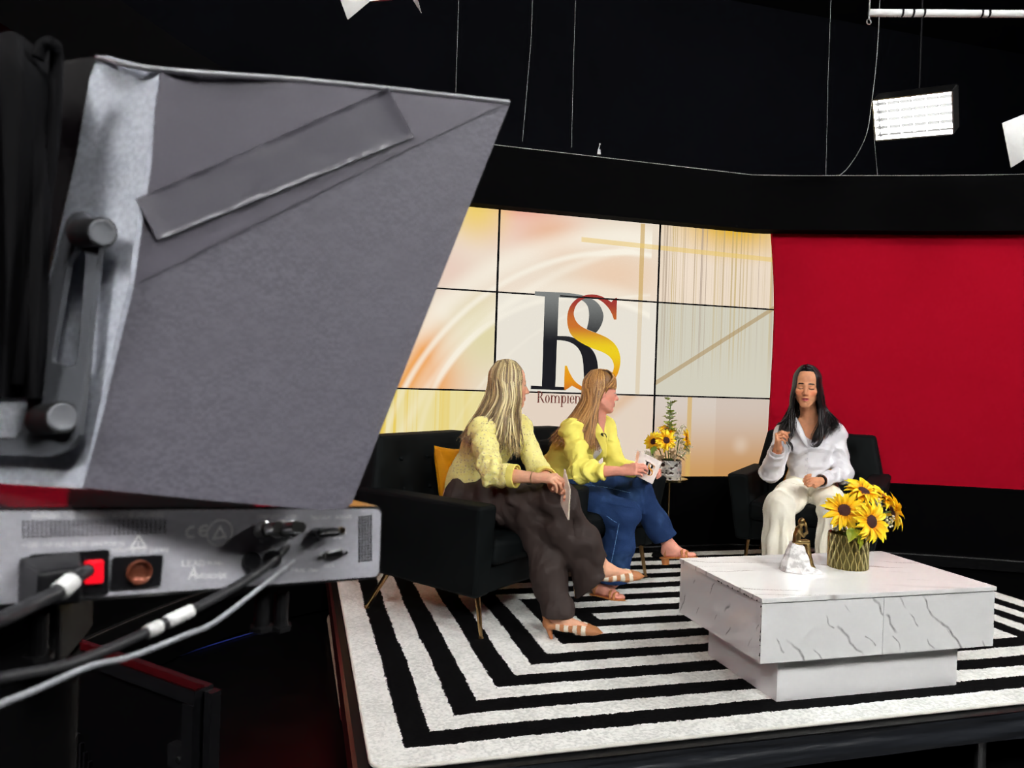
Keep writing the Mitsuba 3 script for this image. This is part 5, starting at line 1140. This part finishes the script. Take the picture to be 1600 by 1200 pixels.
for F_, q in ((s1, q1), (s2, q2)):
    m, c = striped(F_, q, 0); kx = obj('shoe', m, mat('shoe_leather', VC, .45, specular=.4) if 'mat_shoe_leather' not in scene else 'mat_shoe_leather', A, True, color=c, label='tan pump with cream stripes and a pointed toe')
    ft_ = q(.10, -.052, 0) if q is q2 else np.r_[(q(.12, 0) + 0)[:2], .0]
    obj('heel', cone(q(.06, .012), ft_, .017, .0065, 14), mat('heel_tan', lin(168, 104, 62), .4), kx, 40)
# hair
spA = {0: [(-.03, .065, -.06), (-.03, .06, -.15), (-.02, .04, -.25), (-.01, .03, -.33)], 58: [(.082, .040, -.05), (.082, .038, -.12), (.078, .048, -.22), (.07, .06, -.335)], 90: [(.094, .00, -.06), (.102, -.01, -.15), (.115, .005, -.25), (.115, .02, -.345)],
       140: [(.084, -.078, -.06), (.098, -.115, -.14), (.112, -.175, -.22), (.108, -.225, -.30)], 180: [(0, -.118, -.06), (.01, -.155, -.14), (.03, -.205, -.22), (.03, -.255, -.29)], 220: [(-.07, -.085, -.06), (-.08, -.11, -.14), (-.08, -.14, -.22), (-.07, -.17, -.29)],
       270: [(-.09, .0, -.06), (-.095, .0, -.14), (-.09, .03, -.22), (-.08, .05, -.29)], 310: [(-.078, .04, -.05), (-.075, .045, -.13), (-.07, .055, -.22), (-.06, .065, -.31)], 360: [(-.03, .065, -.06), (-.03, .06, -.15), (-.02, .04, -.25), (-.01, .03, -.33)]}
hm, hc = locks(HA, spA, 760, 11, .0040, [lin(162, 138, 96), lin(190, 168, 118), lin(212, 192, 140), lin(116, 94, 64), lin(228, 214, 168), lin(142, 118, 82), lin(126, 104, 74)], gap=56, part=(-.02, .062, -.05), curl=.0, wave=.010, jitter=.010, tip=.15)
obj('hair', hm, mat('hair_sheen', VC, .38, specular=.45), A, True, color=hc, label='long blonde highlighted hair')
mic(A, at(806, 688, 3.84), camv(.4, -.3, -.3))
bw = J['wrR'] * .9 + J['elR'] * .1; obj('bracelet', xf(lathe([(.0275 + .0016 * math.cos(g), .0016 * math.sin(g)) for g in np.linspace(0, 6.28, 7)], 28), dirframe(J['wrR'] - J['elR'], bw)), M_gold, A, True, label='thin bracelet')
cA = [at(881.5, 732, 3.49), at(890, 764, 3.37), at(887.5, 813, 3.37), at(875.5, 786, 3.49)]
nA = unit(np.cross(cA[1] - cA[0], cA[3] - cA[0])); c0 = np.mean(cA, 0)
ck = thing('cue_cards', 'stack of cream cue cards held edge-on by the blonde woman', 'card')
M_card = mat('card_cream', lin(244, 238, 222), .6)
for i in range(3): obj('card', hullpts([c0 + (c - c0) * (1 - .01 * i) + nA * (.0028 * i) for c in cA], .0006, 4), M_card, ck)
# ================= the woman in the yellow blazer
def curl_lock(M, pts, n, seed, rad=.0055, c=(24, 20, 22)):
    r = RS(seed); ms = []
    for i in range(n):
        P = spline(np.array(pts) + r.randn(3) * [.007, .004, .004] * np.linspace(.5, 1.2, len(pts))[:, None], 30); s = np.linspace(0, 1, len(P)); ms.append(tube(P, rad * np.interp(s, [0, .2, .7, 1], [.6, 1.1, 1, .2]), 6, .6))
    m = cat(*ms); return xf(m, M), np.tile(np.array(lin(*c)), (len(m.vertices), 1))
def fringe(M, n, seed, rad, pal, z_end, a0=-70, a1=70, sweep=.0, skull=(.084, .106, .102)):
    r = RS(seed); ms, cols = [], []
    for i in range(n):
        g = math.radians(a0 + (a1 - a0) * (i + r.rand()) / n); C0 = np.array([0, -.010, .040]); S = np.array(skull) * (1.0 + .03 * r.rand()); pts = [[.03 * math.sin(g), -.035 + .01 * r.rand(), C0[2] + S[2] * .90], [.035 * math.sin(g), .012, C0[2] + S[2] * .925]]
        for t in (0, .3, .6, .85, 1.0):
            z = .125 + (z_end + .008 * r.randn() * .6 - .125) * t; gg = g * (.35 + .65 * t) + sweep * t; el = np.clip((z - C0[2]) / S[2], -.6, .97); c = math.sqrt(1 - el * el)
            pts.append([C0[0] + S[0] * math.sin(gg) * c, C0[1] + (S[1] - .006 * (t > .5)) * math.cos(gg) * c, z])
        P = spline(pts, 22); s = np.linspace(0, 1, len(P)); upv = P - [0, -.01, .02]; ms.append(tube(P, rad * np.interp(s, [0, .1, .7, 1], [.6, 1, 1, .25]), 6, .4, up=upv))
        cols.append(np.tile(np.array(pal[r.randint(len(pal))]) * (.85 + .3 * r.rand()), (len(P) * 6 + 2, 1)))
    return xf(cat(*ms), M), np.clip(np.vstack(cols), 0, 1)
B = thing('person', 'woman with long light brown hair in a bright yellow blazer and blue jeans', 'person')
J = pose(dict(pelvis=(882, 757, 4.62), waist=(886, 733, 4.60), chest=(908, 690, 4.55), neck=(930, 655, 4.54), shR=(894, 673, 4.40), shL=(944, 668, 4.70), elR=(908, 737, 4.24), wrR=(972, 736, 4.15), elL=(962, 728, 4.62), wrL=(1014, 739, 4.42),
              hipR=(874, 765, 4.54), hipL=(896, 762, 4.70), knR=(972, 806, 4.32), knL=(996, 768, 4.44), anR=(957, 908, 4.28), anL=(1046, 853, 4.42)))
fB = camv(.86, 0, -.5); skinB = lin(232, 160, 138)
HB = headframe(at(938, 613, 4.50), camv(.975, -.10, .20), s=.99)
F = Field(); head(F, HB, J['neck']); F.cap(J['neck'], J['chest'] * .5 + J['neck'] * .5 + fB * .02, .058, .08, .03); mh = surf(F, .003)
Fh = Field(); hand(Fh, J['wrR'], unit(at(996, 732, 4.10) - J['wrR']), camv(.1, -.45, .9), False, [(34, 46, 24), (36, 48, 24), (38, 48, 24), (40, 46, 24)], s=.96, thumb=(.8, .3, .5), fore=J['elR'] * .7 + J['wrR'] * .3); h1_ = surf(Fh, .0026)
Fl = Field(); hand(Fl, J['wrL'], unit(at(1034, 734, 4.33) - J['wrL']), camv(-.3, -.2, -.9), True, [(30, 40, 24), (32, 42, 24), (34, 42, 24), (36, 40, 24)], s=.94, thumb=(.8, .4, .3), fore=J['elL'] * .6 + J['wrL'] * .4); h2_ = surf(Fl, .0026)
def sandal(heel, toe, up): s_, q = shoe(heel, toe, up, .05); return q
q1 = sandal(at(925, 929, 4.30), at(973, 938, 4.20), Z3); q2 = sandal(at(1034, 872, 4.44), at(1086, 871, 4.36), Z3)
def barefoot(ank, kn, q):
    F = Field(); F.chain([ank * .7 + kn * .3, ank, q(.15, .045)], [.04, .031, .027], .02); F.chain([ank, q(.38, .05), q(.68, .028)], [.030, .025, .019], .03); F.chain([q(.15, .032), q(.42, .027), q(.72, .020)], [.024, .022, .020], .02)
    F.cap(q(.66, .018, -.016), q(.66, .018, .018), .016, .014, .02)
    for c, e, r in ((-.020, .985, .0095), (-.007, .965, .0078), (.004, .94, .0074), (.014, .91, .007), (.023, .87, .0066)): F.chain([q(.72, .018, c * .9), q(e - .06, .017, c), q(e, .012, c)], [.011, r, r * .9], .004)
    return surf(F, .0028)
bd = fuse([mh, h1_, h2_, barefoot(J['anR'], J['knR'], q1), barefoot(J['anL'], J['knL'], q2), surf(bodycoarse(J, .98), .012)])
obj('body', bd, 'mat_skin_fair', B, True, color=facecolor(bd.vertices, HB, skinB, lin(196, 104, 100), lin(150, 110, 74), blush=(.9, .55, .5)))
def torso(J, f, sc=1.0, k=.05):
    F = Field(); F.chain([J['pelvis'] + Z3 * .03, J['waist'], J['chest']], [.148 * sc, .138 * sc, .132 * sc], k); F.ell(J['chest'] + f * .05, (.105 * sc, .10 * sc, .095 * sc), None, .05); F.chain([J['chest'], J['neck']], [.12 * sc, .062], k)
    for s in 'RL': F.chain([J['chest'] * .4 + J['sh' + s] * .6, J['sh' + s]], [.086 * sc, .066 * sc ** 1.5], k)
    return F
Ti = torso(J, fB, .86); obj('top', surf(Ti, .006), mat('white_top', lin(238, 234, 228), .8, specular=.1), B, True, label='white top under the blazer')
Fb = torso(J, fB, 1.03)
Fb.chain([J['shR'], J['elR'], J['elR'] * .36 + J['wrR'] * .64], [.068, .060, .048], .03); Fb.chain([J['shL'], J['elL'], J['elL'] * .4 + J['wrL'] * .6], [.066, .058, .048], .03)
Fb.chain([J['pelvis'] - camv(.6, 0, 0) * .05, J['pelvis'] - Z3 * .03 + fB * .03], [.14, .135], .05)
Fb.post += [folds(.006, 10, 13), creases(J['shR'], J['elR'], .008, 2.2, 4, .08), creases(J['elR'], J['wrR'], .007, 3, 1, .08), creases(J['waist'] - Z3 * .1, J['chest'], .006, 2.4, 7, .17)]
O = Field(); O.chain([J['neck'] + fB * .055 + Z3 * .02, J['chest'] + fB * .13 + CR * .012 - CF * .035, J['waist'] + fB * .15], [.056, .054, .05], .02); Fb.post.append(carve(O))
def sleeve_end(J, s, t, rr, h=.10):
    ax_ = unit(J['wr' + s] - J['el' + s]); pt = J['el' + s] * (1 - t) + J['wr' + s] * t; O = Field(); O.cap(pt - ax_ * .025, pt + ax_ * .08, rr * .88, rr * .95, .01); c = carve(O)
    return [lambda X, d: np.where(np.linalg.norm(X - pt - ax_ * .035, axis=1) < h, np.maximum(d, (X - pt).dot(ax_)), d), c]
Fb.post += sleeve_end(J, 'R', .60, .040) + sleeve_end(J, 'L', .55, .040)
M_blz = mat('blazer_yellow', proc(lambda p, n, uv: mix(lin(248, 234, 104), lin(253, 242, 128), fbm(p.x * 12, p.y * 12, p.z * 12))), .75, specular=.15, bump=wrinkle(19), bscale=.011, eps=2e-3)
obj('blazer', surf(Fb, .005), M_blz, B, True, label='bright yellow blazer')
lp = spline([J['neck'] - camv(.6, 0, .3) * .055 + Z3 * .03, at(922, 655, 4.45), at(934, 672, 4.37), at(943, 697, 4.36), at(946, 715, 4.37)], 26)
obj('lapel', tube(lp, np.interp(np.linspace(0, 1, len(lp)), [0, .3, .6, 1], [.012, .022, .026, .004]), 10, .22, up=-CF - .3 * CR + 0 * lp), M_blz, B, True)
den = lambda p, n, uv: mix(mix(lin(24, 40, 74), lin(38, 60, 100), fbm(p.x * 7, p.y * 7, p.z * 7)), lin(60, 88, 130), smoothstep(.55, .9, fbm(p.x * 16, p.y * 16, p.z * 9)) * .6) * (.9 + .2 * noise(p.x * 700, p.y * 700, p.z * 700))
M_den = mat('denim', proc(den), .85, specular=.1, bump=wrinkle(13), bscale=.012, eps=2e-3)
Ft = Field(); k = .05
Ft.chain([J['pelvis'] + Z3 * .05, J['pelvis']], [.128, .145], k)
Ft.chain([J['hipR'], J['knR'], J['knR'] * .5 + J['anR'] * .5, J['anR'] - Z3 * .03], [.112, .088, .082, .090], .05); Ft.chain([J['hipL'], J['knL'] - Z3 * .01, J['knL'] * .4 + J['anL'] * .6, J['anL']], [.112, .084, .070, .074], .04)
def hemB(X, d):
    d = np.where(np.linalg.norm((X - J['anR'])[:, :2], axis=1) < .16, np.maximum(d, -(X - J['anR'] + Z3 * .002).dot(Z3)), d); pt = at(1037, 842, 4.42)
    return np.where(np.linalg.norm(X - J['anL'], axis=1) < .17, np.maximum(d, (X - pt).dot(camv(.45, -.9, 0))), d)
O = Field(); O.cap(J['anL'] + (J['anL'] - J['knL']) * .1, J['anL'] * .85 + J['knL'] * .15, .058, .045, .01)
Ft.post += [folds(.006, 9, 21), creases(J['hipL'], J['knL'], .006, 2.6, 2, .12), creases(J['knR'], J['anR'], .005, 2.2, 9, .1), hemB, carve(O)]
jm = surf(Ft, .0055); obj('jeans', jm, M_den, B, True, label='blue jeans')
def onmesh(mesh, pts):     # pushes picture points onto the near surface
    o = np.tile(EYE, (len(pts), 1)); d = np.array([ray(*p) for p in pts]); loc, ir, it = mesh.ray.intersects_location(o, d, multiple_hits=False); r = {i: l for i, l in zip(ir, loc)}
    return np.array([r[i] for i in range(len(pts)) if i in r])
def stitch(mesh, pts, r, n=40):
    q = spline([(a, b, 0) for a, b in pts], n)[:, :2]; L = onmesh(mesh, q); return tube(L - CF * .0005, r, 5) if len(L) > 3 else None
M_st = mat('stitch_pale', lin(104, 140, 180), .7)
for pts in ([(967, 818), (962, 845), (957, 870), (952, 893)], [(1060, 838), (1050, 846), (1038, 850), (1031, 852)], [(948, 806), (956, 812), (964, 817)], [(910, 757), (950, 762), (985, 770)]):
    m = stitch(jm, pts, .0016)
    if m is not None: obj('seam', m, M_st, B, label='pale stitched seam')
M_sand = mat('sandal_tan', lin(178, 112, 62), .4); 
for q, s in ((q1, 0), (q2, 1)):
    F = Field(); F.chain([q(.06, .002), q(.4, .003), q(.7, .002), q(1.0, .001)], [.026, .024, .036, .018], .02, sx=.22, ax=q(0, 1) - q(0, 0)); so = obj('sandal', surf(F, .003), M_sand, B, True, label='tan strappy sandal')
    for t, w, hgt in ((.80, .034, .036), (.68, .036, .046)): obj('strap', tube(spline([q(t, .004, -w), q(t - .02, hgt * .8, -w * .85), q(t - .03, hgt + .004, 0), q(t - .02, hgt * .8, w * .85), q(t, .004, w)], 18), .0075, 8, .25, up=np.tile(unit(q(0, 1) - q(0, 0)), (1, 1)) + 0 * spline([q(t, 0)] * 5, 18)), M_sand, so, True)
    obj('strap', tube(spline([q(.12, .012, -.026), q(.22, .06, -.030), q(.27, .088, 0), q(.22, .06, .030), q(.12, .012, .026)], 20), .006, 8, .3), M_sand, so, True)
    b0 = q(.10, -.002); obj('heel', cone(b0, b0 - (q(0, 1) - q(0, 0)) * (.035 if s else .0) - (0 if s else 1) * np.array([0, 0, max(b0[2] - .001, .004)]), .024, .021, 14), M_sand, so, 40)
spB = {0: [(.0, .07, -.05), (0, .06, -.13), (0, .05, -.2), (0, .04, -.26)], 76: [(.080, -.032, -.06), (.086, -.028, -.14), (.098, .0, -.24), (.105, .022, -.345)], 100: [(.090, -.04, -.06), (.098, -.055, -.14), (.12, -.06, -.24), (.13, -.07, -.32)],
       135: [(.078, -.075, -.06), (.10, -.105, -.14), (.115, -.16, -.23), (.11, -.225, -.32)], 180: [(0, -.112, -.05), (.0, -.150, -.13), (0, -.215, -.22), (.0, -.285, -.315)], 225: [(-.075, -.08, -.06), (-.09, -.11, -.14), (-.09, -.16, -.22), (-.08, -.21, -.3)],
       290: [(-.082, .0, -.06), (-.085, .01, -.14), (-.085, .06, -.23), (-.08, .09, -.31)], 360: [(.0, .07, -.05), (0, .06, -.13), (0, .05, -.2), (0, .04, -.26)]}
palB = [lin(150, 104, 56), lin(176, 128, 74), lin(120, 80, 44), lin(196, 150, 92), lin(158, 112, 62)]
hm, hc = locks(HB, spB, 520, 5, .0047, palB, gap=84, part=(.0, .05, -.05), wave=.004, jitter=.008, base=True, tip=.15)
fm, fc = fringe(HB, 130, 6, .0048, palB, .030, -80, 80, .12)
obj('hair', cat(hm, fm), 'mat_hair_sheen', B, True, color=np.vstack([hc, fc]), label='long straight light brown hair with a fringe')
mic(B, at(941, 678, 4.34), camv(.5, 0, -.4))
ck = thing('cue_cards', 'white cue cards with a small black and gold RS held by the blazer woman', 'card')
Q = [(995, 703), (1034, 722), (1019, 756), (989, 741)]; Zc = [4.23, 4.15, 4.13, 4.19]
c4 = [at(*p, z) for p, z in zip(Q, Zc)]; nB = unit(np.cross(c4[1] - c4[0], c4[3] - c4[0])); nB = nB if nB.dot(-CF) > 0 else -nB
cdm = np.mean(c4, 0); obj('card', hullpts(c4, .0012, 4), mat('card_white', lin(244, 236, 230), .5), ck); obj('card', hullpts([c - nB * .004 for c in c4], .0012, 4), M_card, ck)
cw = lambda u, v, o=.0016: c4[0] * (1 - u) * (1 - v) + c4[1] * u * (1 - v) + c4[2] * u * v + c4[3] * (1 - u) * v + nB * o
def oncard(pg, th=.0006):
    m = trimesh.creation.extrude_polygon(pg, th, engine='earcut'); v = m.vertices; P = np.array([cw(a, b, .0014) for a, b in v[:, :2]]) + nB * v[:, 2:3]; m.vertices = P; return m
def px2card(L, bx_):
    P = np.array(L, float); P = (P - [820, 440]) * 6; P = (P - [55, 90]) / [845, 950]; return np.c_[bx_[0] + P[:, 0] * (bx_[2] - bx_[0]), bx_[1] + P[:, 1] * (bx_[3] - bx_[1])]
bxr = (.40, .24, .86, .76)
obj('lettering', oncard(Polygon(chaikin(px2card(R_stem, bxr))).buffer(.002).buffer(-.002)), M_black, ck, label='small black R'); m = oncard(Polygon(chaikin(px2card(S_shape, bxr))).buffer(0)); m.vertices += nB * .0008
obj('lettering', m, mat('card_gold', lin(214, 150, 60), .6), ck, label='small gold S'); obj('side_band', oncard(sbox(.02, .03, .13, .6)), mat('card_peach', lin(240, 190, 160), .6), ck)

# ================= the woman in the white shirt
C = thing('person', 'woman with long black hair in a white shirt and cream trousers, one hand raised', 'person')
J = pose(dict(pelvis=(1264, 766, 5.06), waist=(1263, 737, 5.03), chest=(1264, 697, 5.00), neck=(1265, 659, 5.0), shR=(1228, 677, 5.0), shL=(1306, 677, 5.02), elR=(1205, 735, 4.86), wrR=(1216, 699, 4.68), elL=(1318, 742, 4.92), wrL=(1280, 752, 4.70),
              hipR=(1246, 768, 5.04), hipL=(1284, 768, 5.04), knR=(1218, 790, 4.66), knL=(1303, 792, 4.66), anR=(1222, 902, 4.62), anL=(1296, 902, 4.62)))
fC = camv(-.05, 0, -1); skinC = lin(214, 150, 112)
HC = headframe(at(1261, 604, 4.90), camv(-.42, -.12, -.90), Z3 + CR * .03, s=1.07)
F = Field(); head(F, HC, J['neck'], .002, 1.05); F.cap(J['neck'], J['chest'] * .55 + J['neck'] * .45 + fC * .035, .056, .088, .03); F.chain([J['neck'] + Z3 * -.02, J['shR'] * .6 + J['neck'] * .4], [.05, .05], .04); F.chain([J['neck'] + Z3 * -.02, J['shL'] * .6 + J['neck'] * .4], [.05, .05], .04); mh = surf(F, .0028)
Fh = Field(); hand(Fh, J['wrR'], camv(-.30, .80, -.52), camv(.92, .12, -.25), False, [(62, 62, 34), (70, 66, 34), (76, 66, 34), (80, 66, 34)], s=.97, thumb=(.75, .35, .55), thumb_curl=24, fore=J['elR'] * .75 + J['wrR'] * .25); h1_ = surf(Fh, .0026)
Fl = Field(); hand(Fl, J['wrL'], camv(-1, -.05, -.12), camv(-.1, .55, -.83), True, [(44, 56, 34), (48, 58, 34), (52, 58, 34), (56, 58, 34)], s=.96, thumb=(.72, .5, .4), thumb_curl=26, fore=J['elL'] * .7 + J['wrL'] * .3); h2_ = surf(Fl, .0026)
feet = []; FQ = []
for s in 'RL':
    hl = np.r_[J['an' + s][:2], .004] - np.r_[fC[:2], 0] * .05; s_, q = shoe(hl, hl + np.r_[fC[:2], 0] * .235, Z3, .02); G = Field(); footskin(G, np.r_[J['an' + s][:2], .10], q); G.cap(np.r_[J['an' + s][:2], .10], J['an' + s] + Z3 * .1, .03, .04, .02); feet.append(surf(G, .005)); FQ.append(s_)
bd = fuse([mh, h1_, h2_, *feet, surf(bodycoarse(J, .9), .012)])
obj('body', bd, 'mat_skin_fair', C, True, color=facecolor(bd.vertices, HC, skinC, lin(184, 84, 84), lin(26, 15, 11), False, blush=(.95, .45, .36), brow_w=.0040))
for F_ in FQ: obj('shoe', surf(F_, .004), M_white, C, True)
Fs = Field(); k = .05
Fs.chain([J['waist'] - Z3 * .02, J['waist'] * .5 + J['chest'] * .5, J['chest']], [.122, .122, .122], k); Fs.chain([J['chest'], J['neck'] - Z3 * .02], [.114, .060], k)
for q_ in (-1, 1): Fs.ell(J['chest'] + fC * .065 + CR * .062 * q_ - Z3 * .012, (.066, .062, .064), None, .035)
for s in 'RL': Fs.chain([J['chest'] * .35 + J['sh' + s] * .65, J['sh' + s]], [.086, .068], k)
Fs.chain([J['shR'], J['elR'] - Z3 * .005, J['elR'] * .2 + J['wrR'] * .8], [.060, .066, .047], .03); Fs.chain([J['shL'], J['elL'], J['elL'] * .3 + J['wrL'] * .7], [.058, .053, .046], .03)
Fs.post += [folds(.0035, 9, 33, (1, 1, .6)), creases(J['shL'], J['elL'], .004, 2.4, 5, .08), creases(J['elL'], J['wrL'], .005, 2.8, 3, .08), creases(J['elR'], J['wrR'], .0045, 2.4, 8, .08), creases(J['waist'] - Z3 * .06, J['chest'], .003, 2.2, 3, .15)]
O = Field(); O.chain([at(1263.5, 701, 4.835), at(1264, 684, 4.855), at(1265, 655, 4.90)], [.004, .022, .064], .01); O.cap(J['neck'] + fC * .02, J['neck'] + Z3 * .08, .058, .062, .01); Fs.post.append(carve(O))
Fs.post += sleeve_end(J, 'R', .80, .036) + sleeve_end(J, 'L', .70, .036) + [lambda X, d: np.maximum(d, np.where((np.abs((X - J['waist']).dot(CR)) < .16), -(X - J['waist'] + Z3 * .035).dot(Z3), -1))]
M_satin = mat('satin_white', lin(232, 230, 234), .32, specular=.45, sheen=.3, bump=wrinkle(20, (1, 1, .6)), bscale=.010, eps=2e-3)
sm_ = surf(Fs, .005); obj('shirt', sm_, M_satin, C, True, label='white satin shirt')
cuffs(J, C, M_satin, .70, .93, .046, flare=.95)
for s, P in ((-1, [(1241, 653, 4.955), (1246, 664, 4.895), (1254, 682, 4.862), (1262, 698, 4.845)]), (1, [(1289, 653, 4.955), (1284, 664, 4.895), (1274, 682, 4.862), (1266, 698, 4.845)])):
    L = spline([at(*p) for p in P], 20); obj('collar', tube(L, np.interp(np.linspace(0, 1, len(L)), [0, .5, .85, 1], [.016, .020, .014, .003]), 10, .22, up=-CF + .25 * s * CR + 0 * L), M_satin, C, True)
pl = [(1263.5 - .04 * i * 3, y) for i, y in enumerate(range(702, 742, 3))]; m = stitch(sm_, [(1264, 702), (1262.5, 722), (1262, 744)], .0022)
if m is not None: obj('placket', m, M_satin, C, True)
for y in (708, 717.5, 727, 736):
    q = onmesh(sm_, [(1260.5, y)])
    if len(q): obj('button', xf(lathe([(0, .0015), (.004, .0015), (.0055, .003), (.006, 0)], 12), dirframe(-CF, q[0])), mat('button_pearl', lin(226, 224, 226), .25) if 'mat_button_pearl' not in scene else 'mat_button_pearl', C, 40)
def creamfn(p, n, uv): return mix(lin(238, 232, 212), lin(250, 246, 232), fbm(p.x * 30, p.y * 30, p.z * 8))
Ft = Field(); k = .05
Ft.chain([J['waist'] - Z3 * .015, J['pelvis']], [.120, .140], k)
for s, dx in (('R', -1), ('L', 1)):
    kn = J['kn' + s]; an = J['an' + s]
    Ft.chain([J['hip' + s], kn - Z3 * .005, kn * .5 + an * .5 + CR * .012 * dx, an + CR * .015 * dx - Z3 * .04], [.108, .082, .084, .104], .045)
def pleats(X, d):     # long vertical folds of the wide legs
    if d.min() > .06: return d
    for s in 'RL':
        c = J['an' + s]; m = np.exp(-(np.linalg.norm((X - c)[:, :2], axis=1) / .16) ** 4) * np.clip((J['kn' + s][2] - .03 - X[:, 2]) / .12, 0, 1); g = np.arctan2((X - c)[:, 1], (X - c)[:, 0]); d = d + m * .014 * np.sin(g * 7 + 2.5 * meshkit.noise(X * [3, 3, 1.5], 4))
    return d
Ft.post += [pleats, folds(.005, 9, 41, (1, 1, .5)), creases(J['hipR'], J['knR'], .007, 2.0, 3, .12), creases(J['hipL'], J['knL'], .007, 2.0, 6, .12), lambda X, d: np.maximum(d, -(X[:, 2] - .02)), lambda X, d: np.maximum(d, (X - J['waist'] - Z3 * .028).dot(Z3))]
cm_ = surf(Ft, .0055); obj('trousers', cm_, mat('trousers_cream', proc(creamfn), .8, specular=.15, bump=wrinkle(17, (1, 1, .35)), bscale=.013, eps=2e-3), C, True, label='wide cream trousers')
wl = [J['waist'] + Z3 * .006 + (CR * .132 * math.cos(g) + np.r_[CF[:2], 0] * .118 * math.sin(g)) for g in np.linspace(0, 2 * math.pi, 40)]
q = onmesh(cm_, [(1263, 760)])
if len(q): obj('button', xf(lathe([(0, .002), (.006, .002), (.008, .001), (.008, 0)], 14), dirframe(-CF, q[0])), 'mat_button_pearl', C, 40)
for pts in ([(1262, 752), (1263, 770), (1264, 788)], [(1236, 755), (1250, 757), (1263, 757), (1280, 756), (1294, 754)]):
    m = stitch(cm_, pts, .0016)
    if m is not None: obj('seam', m, mat('seam_cream', lin(216, 208, 186), .8) if 'mat_seam_cream' not in scene else 'mat_seam_cream', C)
spC = {0: [(0, .07, -.05), (0, .06, -.13), (0, .05, -.2), (0, .04, -.26)], 50: [(.074, .052, -.06), (.080, .045, -.14), (.082, .075, -.225), (.066, .105, -.31)], 85: [(.086, .005, -.06), (.090, .0, -.14), (.098, .05, -.22), (.10, .085, -.30)], 118: [(.086, -.045, -.06), (.098, -.04, -.14), (.112, .01, -.22), (.125, .055, -.29)],
       180: [(0, -.11, -.06), (0, -.125, -.15), (0, -.13, -.25), (0, -.135, -.33)], 235: [(-.09, -.06, -.06), (-.11, -.06, -.13), (-.15, -.035, -.19), (-.19, .015, -.245)], 268: [(-.090, -.005, -.06), (-.098, -.01, -.14), (-.11, .04, -.22), (-.11, .075, -.29)],
       310: [(-.076, .050, -.06), (-.086, .042, -.14), (-.09, .06, -.23), (-.078, .10, -.32)], 360: [(0, .07, -.05), (0, .06, -.13), (0, .05, -.2), (0, .04, -.26)]}
hm, hc = locks(HC, spC, 480, 21, .0050, [lin(16, 13, 14), lin(24, 20, 22), lin(34, 29, 31), lin(12, 10, 11)], gap=45, part=(.012, .070, -.06), curl=.024, cf=1.8, jitter=.006, tip=.12, wave=.004, ragged=.007, skull=(.083, .103, .096))
cv = [curl_lock(HC, [(.078, .052, -.12), (.076, .085, -.20), (.070, .11, -.26), (.085, .125, -.31), (.062, .13, -.345), (.058, .13, -.375)], 9, 31), curl_lock(HC, [(-.082, .05, -.12), (-.088, .07, -.19), (-.105, .10, -.25), (-.10, .115, -.30), (-.075, .125, -.335), (-.055, .125, -.325)], 9, 32), curl_lock(HC, [(.09, .03, -.12), (.10, .05, -.18), (.135, .06, -.22), (.16, .05, -.235)], 7, 33)]
hm = cat(hm, *[c[0] for c in cv]); hc = np.vstack([hc] + [c[1] for c in cv])
obj('hair', hm, mat('hair_black', VC, .3, specular=.5), C, True, color=hc, label='long wavy black hair')
mic(C, at(1279, 693, 4.825), camv(-.4, -.1, 0))
wq = J['wrL'] * .93 + J['elL'] * .07; obj('watch', xf(lathe([(.029, -.007), (.0305, -.007), (.0305, .007), (.029, .007)], 28), dirframe(J['wrL'] - J['elL'], wq)), M_rubber, C, 40, label='black wrist strap')
